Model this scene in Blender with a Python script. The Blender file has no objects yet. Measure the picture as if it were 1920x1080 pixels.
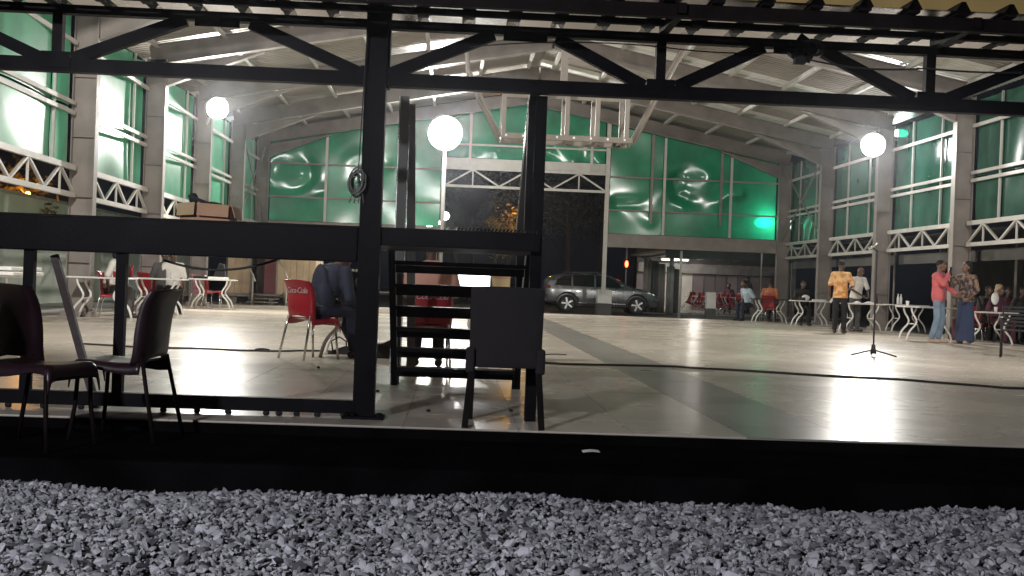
import bpy, bmesh, math, random
import numpy as np
from mathutils import Vector, Matrix
random.seed(7); rng = np.random.default_rng(7)
R = math.radians
S = bpy.context.scene
COL = S.collection

# ------------------------------------------------------------------ camera
F = 2200.0
CAM = Vector((0, 0, .88))
_b = Vector((-110, 10, -F)).normalized()
_r = .0375
_u = Vector((math.sin(_r), math.cos(_r), 0)); _u = (_u - _b*_u.dot(_b)).normalized()
_x = _b.cross(_u)
M3 = Matrix((_x, _b, _u))            # rows: world axes seen from the camera = camera-to-world
cam_d = bpy.data.cameras.new('camera'); cam = bpy.data.objects.new('camera', cam_d); COL.objects.link(cam)
cam.matrix_world = Matrix.Translation(CAM) @ M3.to_4x4()
cam_d.sensor_width = 36; cam_d.lens = 36*F/1920; cam_d.clip_start = .05; cam_d.clip_end = 600
S.camera = cam

def at(px, py, Y):
    d = M3 @ Vector((px-960, 540-py, -F)); d *= Y/d.y
    return CAM + d
def on(px, py, z=0.0):
    d = M3 @ Vector((px-960, 540-py, -F)); d *= (z-CAM.z)/d.z
    return CAM + d

# ------------------------------------------------------------------ world, view
W = bpy.data.worlds.new('World'); S.world = W; W.use_nodes = True
bg = W.node_tree.nodes['Background']; bg.inputs[0].default_value = (.35, .45, .80, 1); bg.inputs[1].default_value = .006
S.view_settings.view_transform = 'Standard'; S.view_settings.look = 'None'
S.view_settings.exposure = 0; S.view_settings.gamma = 1; S.view_settings.use_curve_mapping = False
S.render.engine = 'CYCLES'
S.cycles.use_denoising = True
S.cycles.sample_clamp_indirect = 6
S.cycles.max_bounces = 7; S.cycles.caustics_reflective = False; S.cycles.caustics_refractive = False
LAMP_W = 1700.0

# ------------------------------------------------------------------ materials
def mat(name, rgb, rough=.5, metal=0, var=.15, scale=6, bump=0, bscale=40, spec=.5, obj=0.0, coat=0, world=False, rvar=.08):
    m = bpy.data.materials.new(name); m.use_nodes = True
    nt = m.node_tree; p = nt.nodes['Principled BSDF']; N = nt.nodes.new; L = nt.links.new
    p.inputs['Roughness'].default_value = rough; p.inputs['Metallic'].default_value = metal
    p.inputs['Specular IOR Level'].default_value = spec; p.inputs['Coat Weight'].default_value = coat
    tc = N('ShaderNodeTexCoord')
    nz = N('ShaderNodeTexNoise'); nz.inputs['Scale'].default_value = scale; nz.inputs['Detail'].default_value = 6
    if world: L(N('ShaderNodeNewGeometry').outputs['Position'], nz.inputs['Vector'])
    else: L(tc.outputs['Object'], nz.inputs['Vector'])
    r = N('ShaderNodeMapRange'); r.inputs[1].default_value = .3; r.inputs[2].default_value = .7
    r.inputs[3].default_value = 1-var; r.inputs[4].default_value = 1+var
    L(nz.outputs[0], r.inputs[0])
    fac = r.outputs[0]
    if obj:
        oi = N('ShaderNodeObjectInfo'); r2 = N('ShaderNodeMapRange'); r2.inputs[3].default_value = 1-obj; r2.inputs[4].default_value = 1+obj
        L(oi.outputs['Random'], r2.inputs[0]); mu = N('ShaderNodeMath'); mu.operation = 'MULTIPLY'
        L(fac, mu.inputs[0]); L(r2.outputs[0], mu.inputs[1]); fac = mu.outputs[0]
    v = N('ShaderNodeVectorMath'); v.operation = 'SCALE'; v.inputs[0].default_value = rgb
    L(fac, v.inputs['Scale']); L(v.outputs[0], p.inputs['Base Color'])
    rr = N('ShaderNodeMapRange'); rr.inputs[1].default_value = .3; rr.inputs[2].default_value = .7
    rr.inputs[3].default_value = max(0, rough-rvar); rr.inputs[4].default_value = min(1, rough+rvar)
    L(nz.outputs[0], rr.inputs[0]); L(rr.outputs[0], p.inputs['Roughness'])
    if bump:
        n2 = N('ShaderNodeTexNoise'); n2.inputs['Scale'].default_value = bscale; n2.inputs['Detail'].default_value = 4
        L(tc.outputs['Object'], n2.inputs['Vector'])
        b = N('ShaderNodeBump'); b.inputs['Strength'].default_value = bump; b.inputs['Distance'].default_value = .02
        L(n2.outputs[0], b.inputs['Height']); L(b.outputs[0], p.inputs['Normal'])
    m['p'] = 1
    return m
def emis(name, rgb, s):
    m = bpy.data.materials.new(name); m.use_nodes = True; p = m.node_tree.nodes['Principled BSDF']
    p.inputs['Base Color'].default_value = (*rgb, 1); p.inputs['Emission Color'].default_value = (*rgb, 1); p.inputs['Emission Strength'].default_value = s
    return m
def film(name, rgb, rough, trans, transp):
    """glossy tinted plastic sheet: lets some light through"""
    m = bpy.data.materials.new(name); m.use_nodes = True; nt = m.node_tree; N = nt.nodes.new; L = nt.links.new
    p = nt.nodes['Principled BSDF']; out = nt.nodes['Material Output']
    tc = N('ShaderNodeTexCoord'); nz = N('ShaderNodeTexNoise'); nz.inputs['Scale'].default_value = 1.3; nz.inputs['Detail'].default_value = 5
    L(tc.outputs['Object'], nz.inputs['Vector'])
    r = N('ShaderNodeMapRange'); r.inputs[1].default_value = .3; r.inputs[2].default_value = .7; r.inputs[3].default_value = .7; r.inputs[4].default_value = 1.25
    L(nz.outputs[0], r.inputs[0])
    v = N('ShaderNodeVectorMath'); v.operation = 'SCALE'; v.inputs[0].default_value = rgb; L(r.outputs[0], v.inputs['Scale'])
    L(v.outputs[0], p.inputs['Base Color']); p.inputs['Roughness'].default_value = rough; p.inputs['Specular IOR Level'].default_value = 1.0
    tl = N('ShaderNodeBsdfTranslucent'); L(v.outputs[0], tl.inputs[0])
    tp = N('ShaderNodeBsdfTransparent'); tp.inputs[0].default_value = (rgb[0]*.6, min(1, rgb[1]*2.2), rgb[2]*2.0, 1)
    m1 = N('ShaderNodeMixShader'); m1.inputs[0].default_value = trans; L(p.outputs[0], m1.inputs[1]); L(tl.outputs[0], m1.inputs[2])
    m2 = N('ShaderNodeMixShader'); m2.inputs[0].default_value = transp; L(m1.outputs[0], m2.inputs[1]); L(tp.outputs[0], m2.inputs[2])
    L(m2.outputs[0], out.inputs[0])
    return m
def stripes(name, c1, c2, scale, axis='Z', rough=.8, noise=False):
    m = bpy.data.materials.new(name); m.use_nodes = True; nt = m.node_tree; N = nt.nodes.new; L = nt.links.new
    p = nt.nodes['Principled BSDF']; p.inputs['Roughness'].default_value = rough
    tc = N('ShaderNodeTexCoord')
    if noise:
        w = N('ShaderNodeTexNoise'); w.inputs['Scale'].default_value = scale; w.inputs['Detail'].default_value = 2
    else:
        w = N('ShaderNodeTexWave'); w.bands_direction = axis; w.inputs['Scale'].default_value = scale; w.inputs['Distortion'].default_value = 1.5
    L(tc.outputs['Object'], w.inputs['Vector'])
    cr = N('ShaderNodeValToRGB'); cr.color_ramp.elements[0].position = .42; cr.color_ramp.elements[1].position = .56
    cr.color_ramp.elements[0].color = (*c1, 1); cr.color_ramp.elements[1].color = (*c2, 1)
    L(w.outputs[0] if noise else w.outputs['Fac'], cr.inputs[0]); L(cr.outputs[0], p.inputs['Base Color'])
    return m

MT = dict(
    black_steel=mat('black_steel', (.006, .0055, .0075), .5, 0, .4, 5, .07, 60, spec=.06),
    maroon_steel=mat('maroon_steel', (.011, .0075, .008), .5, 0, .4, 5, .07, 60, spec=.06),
    apron=mat('apron', (.004, .004, .0045), .95, 0, .5, 3, .4, 50, spec=.0),
    tile=mat('tile', (.63, .56, .475), .27, 0, .12, .8, 0, 20, obj=.02, spec=.19, world=True, rvar=.025),
    tile_grey=mat('tile_grey', (.31, .29, .26), .29, 0, .14, 1.0, 0, 20, obj=.04, spec=.19, world=True, rvar=.025),
    grout=mat('grout', (.36, .33, .29), .8, 0, .2, 5),
    ground=mat('ground', (.045, .043, .04), .9, 0, .3, 1.5, .5, 20),
    gravel=None,
    steel_grey=mat('steel_grey', (.245, .215, .195), .55, 0, .22, 2.2, .1, 40),
    steel_white=mat('steel_white', (.54, .52, .48), .45, 0, .1, 4, .05, 60),
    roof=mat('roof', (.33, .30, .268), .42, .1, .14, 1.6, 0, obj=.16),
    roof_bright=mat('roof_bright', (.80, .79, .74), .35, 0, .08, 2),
    galv=mat('galvanised_sheet', (.72, .71, .70), .28, 1, .12, 2),
    purlin=mat('purlin', (.55, .53, .50), .5, 0, .15, 3),
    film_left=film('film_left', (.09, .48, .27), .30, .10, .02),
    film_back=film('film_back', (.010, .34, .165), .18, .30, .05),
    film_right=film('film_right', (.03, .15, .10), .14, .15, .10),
    white=mat('white_paint', (.78, .77, .74), .4, 0, .08, 5),
    chrome=mat('chrome', (.62, .62, .60), .25, .9, .1, 10),
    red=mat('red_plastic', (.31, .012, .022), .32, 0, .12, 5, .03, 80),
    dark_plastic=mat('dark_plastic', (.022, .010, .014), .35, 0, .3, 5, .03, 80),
    dark_fabric=mat('dark_fabric', (.020, .017, .018), .9, 0, .3, 10, .3, 120),
    letter=mat('letter_white', (.50, .40, .39), .5, 0, .05, 5),
    wood=mat('wood', (.50, .38, .25), .6, 0, .25, 2.5, .2, 30),
    dark_wood=mat('dark_wood', (.035, .02, .018), .6, 0, .3, 4, .2, 30),
    rail_grey=mat('rail_grey', (.085, .08, .076), .5, 0, .2, 5),
    steel_cream=mat('steel_cream', (.19, .168, .14), .5, 0, .15, 4),
    card=mat('cardboard', (.62, .37, .22), .85, 0, .10, 5, .08, 60),
    card_pale=mat('cardboard_pale', (.62, .46, .25), .85, 0, .10, 5, .08, 60),
    rubber=mat('rubber', (.012, .012, .013), .75, 0, .3, 10),
    cable=mat('cable', (.03, .028, .028), .6, 0, .2, 10),
    car=mat('car_paint', (.26, .27, .28), .28, .6, .05, 2, coat=.6),
    car_dark=mat('car_trim', (.012, .012, .014), .45, 0, .2, 5),
    glass=mat('dark_glass', (.010, .011, .013), .06, 0, .1, 3, spec=.6),
    alloy=mat('alloy', (.75, .75, .74), .25, .8, .05, 4),
    concrete=mat('concrete', (.30, .29, .27), .85, 0, .25, 3, .3, 25),
    dark_wall=mat('dark_wall', (.10, .095, .09), .9, 0, .3, 1.2, .3, 15),
    pale_wall=mat('pale_wall', (.52, .56, .50), .8, 0, .12, 1.0, .1, 15),
    lilac_wall=mat('lilac_panel', (.30, .26, .27), .7, 0, .18, 1.2, obj=.3),
    lilac_light=mat('pale_panel', (.74, .70, .64), .6, 0, .1, 1.2),
    skin=mat('skin', (.10, .052, .034), .5, 0, .15, 8),
    skin2=mat('skin_mid', (.17, .088, .055), .5, 0, .15, 8),
    hair=mat('hair', (.010, .008, .008), .9, 0, .3, 40, .5, 120),
    eye=mat('eye_white', (.7, .68, .62), .3, 0, .05, 5),
    orange_print=stripes('orange_print', (.62, .25, .06), (.78, .50, .25), 9, noise=True),
    floral=stripes('floral_print', (.035, .03, .035), (.27, .18, .13), 13, noise=True),
    pink=mat('pink_cloth', (.62, .14, .15), .85, 0, .12, 6, .2, 60),
    mauve=mat('mauve_cloth', (.33, .12, .17), .85, 0, .12, 6, .2, 60),
    salmon=mat('salmon_cloth', (.78, .43, .32), .85, 0, .1, 6, .2, 60),
    white_cloth=mat('white_cloth', (.74, .71, .66), .85, 0, .1, 6, .2, 60),
    teal_stripe=stripes('teal_stripe', (.010, .013, .017), (.035, .06, .058), 9),
    navy=mat('navy_cloth', (.016, .02, .04), .85, 0, .2, 6, .2, 60),
    navy_skirt=mat('navy_skirt', (.035, .05, .11), .85, 0, .25, 5, .2, 60),
    jeans=mat('jeans', (.20, .27, .36), .85, 0, .3, 5, .2, 60),
    black_cloth=mat('black_cloth', (.010, .010, .011), .85, 0, .2, 6, .2, 60),
    grey_cloth=mat('grey_cloth', (.09, .085, .085), .85, 0, .2, 6, .2, 60),
    rust_cloth=mat('rust_cloth', (.40, .13, .06), .85, 0, .2, 6, .2, 60),
    blue_cloth=mat('blue_cloth', (.40, .50, .58), .85, 0, .1, 6, .2, 60),
    plum=mat('plum_cloth', (.10, .03, .05), .85, 0, .2, 6, .2, 60),
    tan=mat('tan_cloth', (.36, .25, .17), .85, 0, .2, 6, .2, 60),
    shoe=mat('shoe', (.03, .022, .02), .5, 0, .2, 8),
    shoe_light=mat('shoe_light', (.42, .30, .24), .6, 0, .2, 8),
    leaf=mat('leaf', (.012, .018, .008), .6, 0, .3, 3),
    leaf_amber_lit=mat('leaf_amber_lit', (.16, .12, .018), .6, 0, .3, 3),  # leaf colour brightened and warmed to carry amber lamp light
    bark=mat('bark', (.025, .02, .016), .9, 0, .3, 8, .5, 30),
    yellow=mat('yellow_paint', (.66, .47, .17), .6, 0, .1, 3),
    door_red=mat('door_red', (.20, .035, .04), .5, 0, .15, 3),
    lamp=emis('lamp_light', (.96, .98, 1), 60),
    lamp_small=emis('lamp_small', (1, .93, .72), 18),
    lamp_amber=emis('lamp_amber', (1, .55, .18), 14),
    tube=emis('tube_light', (1, .98, .95), 5),
    screen=emis('screen', (.93, .97, 1), 3.2),
    led_orange=emis('led_orange', (1, .42, .05), 5),
    led_yellow=emis('led_yellow', (1, .72, .15), 8),
    signal_red=emis('signal_red', (1, .12, .04), 9),
    cyan_lamp=emis('cyan_lamp', (.75, 1, .95), 28),
)

# ------------------------------------------------------------------ mesh helpers
class MB:
    def __init__(s): s.v = []; s.f = []; s.m = []; s.cur = 0
    def add(s, vs, fs, m=None):
        o = len(s.v); s.v += [tuple(v) for v in vs]; s.f += [tuple(i+o for i in f) for f in fs]; s.m += [s.cur if m is None else m]*len(fs)
        return s
    def box(s, c, d, rot=None):
        x, y, z = d[0]/2, d[1]/2, d[2]/2
        vs = [Vector((a*x, b*y, e*z)) for a in (-1, 1) for b in (-1, 1) for e in (-1, 1)]
        if rot is not None: vs = [rot @ v for v in vs]
        c = Vector(c)
        return s.add([v+c for v in vs], [(0,1,3,2),(4,6,7,5),(0,4,5,1),(2,3,7,6),(0,2,6,4),(1,5,7,3)])
    def bb(s, a, b):
        a, b = Vector(a), Vector(b); return s.box((a+b)/2, [abs(b[i]-a[i]) for i in range(3)])
    def bar(s, p, q, w, h, up=(0, 0, 1)):
        """rectangular bar from p to q: w across, h along up"""
        p, q = Vector(p), Vector(q); d = (q-p); L = d.length; d.normalize(); up = Vector(up)
        x = d.cross(up)
        if x.length < 1e-4: x = d.cross(Vector((0, 1, 0)))
        x.normalize(); u = x.cross(d).normalized()
        rot = Matrix((x, d, u)).transposed()
        return s.box((p+q)/2, (w, L, h), rot)
    def tube(s, pts, r, n=8, cap=True):
        pts = [Vector(p) for p in pts]; k = len(pts); rs = r if isinstance(r, (list, tuple)) else [r]*k
        rings = []; ref = None
        for i, p in enumerate(pts):
            d = (pts[min(i+1, k-1)]-pts[max(i-1, 0)]).normalized()
            if ref is None: ref = d.orthogonal().normalized()
            ref = (ref - d*ref.dot(d))
            ref = ref.normalized() if ref.length > 1e-6 else d.orthogonal().normalized()
            b = d.cross(ref)
            rings.append([p + (ref*math.cos(2*math.pi*j/n)+b*math.sin(2*math.pi*j/n))*rs[i] for j in range(n)])
        vs = [v for g in rings for v in g]
        fs = [(i*n+j, i*n+(j+1) % n, (i+1)*n+(j+1) % n, (i+1)*n+j) for i in range(k-1) for j in range(n)]
        if cap: fs += [tuple(range(n-1, -1, -1)), tuple((k-1)*n+j for j in range(n))]
        return s.add(vs, fs)
    def sphere(s, c, r, seg=12, ring=8, rot=None):
        r = r if isinstance(r, (list, tuple)) else (r, r, r); c = Vector(c)
        vs = [Vector((0, 0, -r[2]))]
        for i in range(1, ring):
            t = -math.pi/2+math.pi*i/ring
            for j in range(seg):
                a = 2*math.pi*j/seg; vs.append(Vector((r[0]*math.cos(t)*math.cos(a), r[1]*math.cos(t)*math.sin(a), r[2]*math.sin(t))))
        vs.append(Vector((0, 0, r[2])))
        if rot is not None: vs = [rot @ v for v in vs]
        fs = [(0, 1+(j+1) % seg, 1+j) for j in range(seg)]
        for i in range(ring-2):
            for j in range(seg):
                a = 1+i*seg; fs.append((a+j, a+(j+1) % seg, a+seg+(j+1) % seg, a+seg+j))
        a = 1+(ring-2)*seg; fs += [(a+j, a+(j+1) % seg, len(vs)-1) for j in range(seg)]
        return s.add([v+c for v in vs], fs)
    def grid(s, fn, nu, nv, skip=None):
        vs = [fn(i/nu, j/nv) for i in range(nu+1) for j in range(nv+1)]
        fs = [(i*(nv+1)+j, (i+1)*(nv+1)+j, (i+1)*(nv+1)+j+1, i*(nv+1)+j+1) for i in range(nu) for j in range(nv) if not (skip and skip(i, j))]
        return s.add(vs, fs)
    def prism(s, poly, a, b, axis='y'):
        """polygon of 2-D points extruded along an axis from a to b"""
        n = len(poly)
        P = (lambda p, t: (p[0], t, p[1])) if axis == 'y' else ((lambda p, t: (t, p[0], p[1])) if axis == 'x' else (lambda p, t: (p[0], p[1], t)))
        vs = [P(p, a) for p in poly]+[P(p, b) for p in poly]
        return s.add(vs, [tuple(range(n)), tuple(range(2*n-1, n-1, -1))]+[(i, i+n, (i+1) % n+n, (i+1) % n) for i in range(n)])
    def build(s, name, m, parent=None, smooth=False, world=True, solid=0, sub=0, bevel=0):
        me = bpy.data.meshes.new(name)
        off = wloc(parent) if (parent is not None and world) else Vector((0, 0, 0))
        me.from_pydata([tuple(Vector(v)-off) for v in s.v], [], s.f); me.update()
        for k in (m if isinstance(m, (list, tuple)) else [m]): me.materials.append(MT[k] if isinstance(k, str) else k)
        if isinstance(m, (list, tuple)): me.polygons.foreach_set('material_index', s.m)
        bm = bmesh.new(); bm.from_mesh(me); bmesh.ops.recalc_face_normals(bm, faces=bm.faces); bm.to_mesh(me); bm.free()
        if smooth: me.polygons.foreach_set('use_smooth', [True]*len(me.polygons))
        o = bpy.data.objects.new(name, me); COL.objects.link(o)
        if parent is not None: o.parent = parent
        if solid: md = o.modifiers.new('s', 'SOLIDIFY'); md.thickness = solid; md.offset = 0
        if bevel: md = o.modifiers.new('b', 'BEVEL'); md.width = bevel; md.segments = 2; md.limit_method = 'ANGLE'
        if sub: md = o.modifiers.new('u', 'SUBSURF'); md.levels = sub; md.render_levels = sub
        return o
def wloc(o):
    v = Vector(o.location); p = o.parent
    while p is not None: v += Vector(p.location); p = p.parent
    return v
def tag(o, label=None, cat=None, group=None, kind=None):
    if label: o['label'] = label
    if cat: o['category'] = cat
    if group: o['group'] = group
    if kind: o['kind'] = kind
    return o
def thing(name, label, cat, loc=(0, 0, 0), rz=0, group=None):
    o = bpy.data.objects.new(name, None); COL.objects.link(o); o.location = loc; o.rotation_euler = (0, 0, rz); o.empty_display_size = .2
    return tag(o, label, cat, group)
def copy_tree(o, parent=None):
    c = o.copy(); COL.objects.link(c); c.parent = parent
    for ch in o.children: copy_tree(ch, c)
    return c
def box1(name, a, b, m, parent=None, **k): return MB().bb(a, b).build(name, m, parent, **k)
def bar1(name, p, q, w, h, m, parent=None, up=(0, 0, 1), **k): return MB().bar(p, q, w, h, up).build(name, m, parent, **k)

# ================================================================== SETTING
FY0, FY1 = 7.10, 38.0            # hall floor front and back edges
GZ = -.22                        # gravel level
XL, XR = -7.1, 12.08
APY = 5.95
g = box1('ground', (-120, FY1, -.6), (120, 160, -.10), 'ground'); tag(g, kind='structure')
g = box1('ground', (-120, -20, -.75), (120, APY-.02, GZ-.02), 'ground'); tag(g, kind='structure')
MB().bb((-60, FY0, -.6), (XL-.3, FY1-.005, -.06)).build('pavement', 'concrete')['kind'] = 'structure'
MB().bb((XR+.3, FY0, -.6), (60, FY1-.005, -.06)).build('pavement', 'ground')['kind'] = 'structure'
step = MB().bb((-14, APY, -.6), (20, FY0-.004, -.07)).build('step', 'apron', bevel=.015); step['kind'] = 'structure'
MB().bb((-14, FY0-.0035, -.5), (20, FY0-.0005, -.012)).build('riser', 'apron', step)
floor = MB().bb((XL-.296, FY0, -.6), (XR+.296, FY1, -.008)).build('floor', 'grout'); floor['kind'] = 'structure'
# floor tiles: the ones that show large each an object, the rest one stuff part
T = .70; X0B = 1.83                       # the dark band of tiles starts at X0B
tile_me = {}
def tile_mesh(mname):
    if mname not in tile_me:
        me = bpy.data.meshes.new('tile'); h = T/2-.0018
        b = MB(); b.box((0, 0, -.004), (2*h, 2*h, .008))
        me.from_pydata(b.v, [], b.f); me.materials.append(MT[mname]); tile_me[mname] = me
    return tile_me[mname]
far = {'tile': MB(), 'tile_grey': MB()}
kx0 = math.floor((XL-.29-X0B)/T)+1; kx1 = int((XR+.29-X0B)/T)
n_t = 0
for j in range(int((FY1-FY0)/T)):
    y = FY0+.002+T*(j+.5)
    for k in range(kx0, kx1):
        x = X0B+T*(k+.5); mm = 'tile_grey' if k == 0 else 'tile'
        if j < 14 and abs(x - .05*y) < .47*y+.4 and n_t < 300:
            o = bpy.data.objects.new('tile', tile_mesh(mm)); COL.objects.link(o); o.parent = floor
            o.location = (x, y, random.uniform(-.0006, .0006)); n_t += 1
        else:
            far[mm].box((x, y, -.004), (T-.0036, T-.0036, .008))
for mm, b in far.items():
    o = b.build('tile_field', mm, floor); o['kind'] = 'stuff'

# gravel: one object of angular stones
def gravel():
    t = (1+5**.5)/2
    iv = np.array([(-1,t,0),(1,t,0),(-1,-t,0),(1,-t,0),(0,-1,t),(0,1,t),(0,-1,-t),(0,1,-t),(t,0,-1),(t,0,1),(-t,0,-1),(-t,0,1)], float); iv /= np.linalg.norm(iv[0])
    fi = np.array([(0,11,5),(0,5,1),(0,1,7),(0,7,10),(0,10,11),(1,5,9),(5,11,4),(11,10,2),(10,7,6),(7,1,8),(3,9,4),(3,4,2),(3,2,6),(3,6,8),(3,8,9),(4,9,5),(2,4,11),(6,2,10),(8,6,7),(9,8,1)])
    n = 66000
    x = rng.uniform(-5.2, 5.6, n); y = rng.uniform(3.6, APY-.015, n)
    y[:2500] = APY-.01-np.abs(rng.normal(0, .05, 2500))
    hgt = .02*np.sin(x*2.1+1)*np.sin(y*3.3)+.012*np.sin(x*5.3)
    z = GZ + hgt + rng.uniform(-.012, .02, n)
    s = np.clip(rng.lognormal(-4.40, .38, n), .0055, .029)
    v = np.repeat(iv[None], n, 0)*(1+rng.uniform(-.32, .32, (n, 12, 1)))
    v *= (s[:, None]*rng.uniform(.6, 1.45, (n, 3)))[:, None, :]
    v[:, :, 2] *= .52
    q = rng.normal(size=(n, 4)); q[:, 1:3] *= .3; q /= np.linalg.norm(q, axis=1)[:, None]
    w_, a, b, c = q.T
    Rm = np.stack([1-2*(b*b+c*c), 2*(a*b-c*w_), 2*(a*c+b*w_), 2*(a*b+c*w_), 1-2*(a*a+c*c), 2*(b*c-a*w_), 2*(a*c-b*w_), 2*(b*c+a*w_), 1-2*(a*a+b*b)], -1).reshape(n, 3, 3)
    v = np.einsum('nij,nkj->nki', Rm, v) + np.stack([x, y, z], -1)[:, None, :]
    fs = (fi[None]+(np.arange(n)*12)[:, None, None]).reshape(-1, 3)
    me = bpy.data.meshes.new('gravel'); me.vertices.add(n*12); me.vertices.foreach_set('co', v.reshape(-1))
    me.loops.add(len(fs)*3); me.loops.foreach_set('vertex_index', fs.reshape(-1).astype(np.int32))
    me.polygons.add(len(fs)); me.polygons.foreach_set('loop_start', np.arange(len(fs), dtype=np.int32)*3)
    me.polygons.foreach_set('use_smooth', np.zeros(len(fs), bool)); me.update(calc_edges=True); me.validate()
    m = bpy.data.materials.new('gravel'); m.use_nodes = True; nt = m.node_tree; N = nt.nodes.new; L = nt.links.new
    p = nt.nodes['Principled BSDF']; p.inputs['Roughness'].default_value = .85
    ge = N('ShaderNodeNewGeometry'); cr = N('ShaderNodeValToRGB')
    E = cr.color_ramp.elements; E[0].color = (.04, .04, .046, 1); E[1].color = (.60, .59, .64, 1)
    e = E.new(.26); e.color = (.24, .237, .256, 1); e = E.new(.75); e.color = (.44, .435, .46, 1)
    L(ge.outputs['Random Per Island'], cr.inputs[0]); L(cr.outputs[0], p.inputs['Base Color'])
    me.materials.append(m)
    o = bpy.data.objects.new('gravel', me); COL.objects.link(o); tag(o, 'grey crushed stone gravel spread in front of the black step', 'gravel', kind='stuff')
gravel()

# ================================================================== HALL BUILDING
hall = thing('hall_building', 'long open steel hall with green wall panels and pale corrugated roof', 'hall', (0, FY0, 0))
FR = [12.0, 17.0, 22.0, 27.05, 32.1, 37.15, 42.2]
EV = 5.65; APX = 7.55; XM = (XL+XR)/2
def roofz(x): return EV+(APX-EV)*(1-abs(x-XM)/(XR-XM))
def ibeam(b, p, q, depth, width, dirv, t=.02):
    """I section from p to q; dirv is the direction of the web"""
    p, q, d = Vector(p), Vector(q), Vector(dirv).normalized()
    ax = (q-p).normalized(); wv = ax.cross(d).normalized()
    b.bar(p, q, t, depth-2*t, d)
    for s_ in (-1, 1):
        o = d*(depth/2-t/2)*s_; b.bar(p+o, q+o, width, t, d)
for fi_, y in enumerate(FR):
    yy = y - (.22 if y == FR[-1] else 0)
    for x, sgn in ((XL, 1), (XR, -1)):
        b = MB(); ibeam(b, (x+sgn*.22, yy, -.1), (x+sgn*.22, yy, EV+.05), .44, .22, (sgn, 0, 0))
        b.box((x+sgn*.22, yy, .05), (.56, .34, .1))
        for zz in (1.0, 2.2, 3.3, 4.4): b.box((x+sgn*.22, yy, zz), (.39, .2, .015))
        b.build('column', 'steel_grey', hall)
        b = MB(); bz = .24
        ibeam(b, (x+sgn*.05, yy, EV+.12), (XM-sgn*.0, yy, APX+.05), .46, .2, (0, 0, 1))
        # haunch under the rafter at the eave
        b.prism([(x+sgn*.44, EV-.55), (x+sgn*2.6, roofz(x+sgn*2.6)-.18), (x+sgn*.44, roofz(x)-.1)], yy-.012, yy+.012)
        b.bar((x+sgn*.44, yy, EV-.55), (x+sgn*2.6, yy, roofz(x+sgn*2.6)-.19), .2, .018)
        b.build('rafter', 'steel_grey', hall)
# roof: sheets (ribs run down the slope) on purlins
def sheet_mesh(n_rib, pitch, length):
    b = MB(); prof = []
    for i in range(n_rib):
        x = i*pitch; prof += [(x, 0), (x+pitch*.62, 0), (x+pitch*.72, .035), (x+pitch*.9, .035)]
    prof.append((n_rib*pitch, 0))
    k = len(prof)
    for t in (0, length): b.v += [(t, p[0], p[1]) for p in prof]
    b.f = [(i, i+1, k+i+1, k+i) for i in range(k-1)]; b.m = [0]*len(b.f)
    me = bpy.data.meshes.new('roof_sheet'); me.from_pydata(b.v, [], b.f); return me
half = math.hypot(XR-XM+.5, (APX-EV)*(XR-XM+.5)/(XR-XM))
sm = {k: None for k in ('roof', 'roof_bright')}
for k in sm: sm[k] = sheet_mesh(5, .2, half); sm[k].materials.append(MT[k])
slope = math.atan2(APX-EV, XR-XM)
roof = MB().bar((XM, 11.5, APX+.47), (XM, FR[-1]+.4, APX+.47), .6, .03).build('roof', 'roof', hall)
ns = int((FR[-1]+.4-11.5)/1.0)
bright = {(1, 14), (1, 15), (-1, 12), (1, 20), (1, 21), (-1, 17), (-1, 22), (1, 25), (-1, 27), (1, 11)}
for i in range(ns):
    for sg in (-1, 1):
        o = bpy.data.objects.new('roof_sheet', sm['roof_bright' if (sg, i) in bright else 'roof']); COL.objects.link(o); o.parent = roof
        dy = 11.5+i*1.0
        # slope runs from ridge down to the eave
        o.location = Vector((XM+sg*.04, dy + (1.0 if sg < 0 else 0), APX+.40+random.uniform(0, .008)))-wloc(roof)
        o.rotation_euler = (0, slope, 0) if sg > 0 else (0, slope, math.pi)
for sg in (-1, 1):
    for k in range(7):
        t = .4+k*1.5; x = XM+sg*t
        if abs(t) > XR-XM: continue
        z = APX+.375-t*math.tan(slope)
        b = MB(); b.bar((x, 11.6, z-.055), (x, FR[-1]+.3, z-.055), .055, .11); b.bar((x+.04, 11.6, z-.105), (x+.04, FR[-1]+.3, z-.105), .06, .012)
        b.build('purlin', 'purlin', roof)
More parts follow.
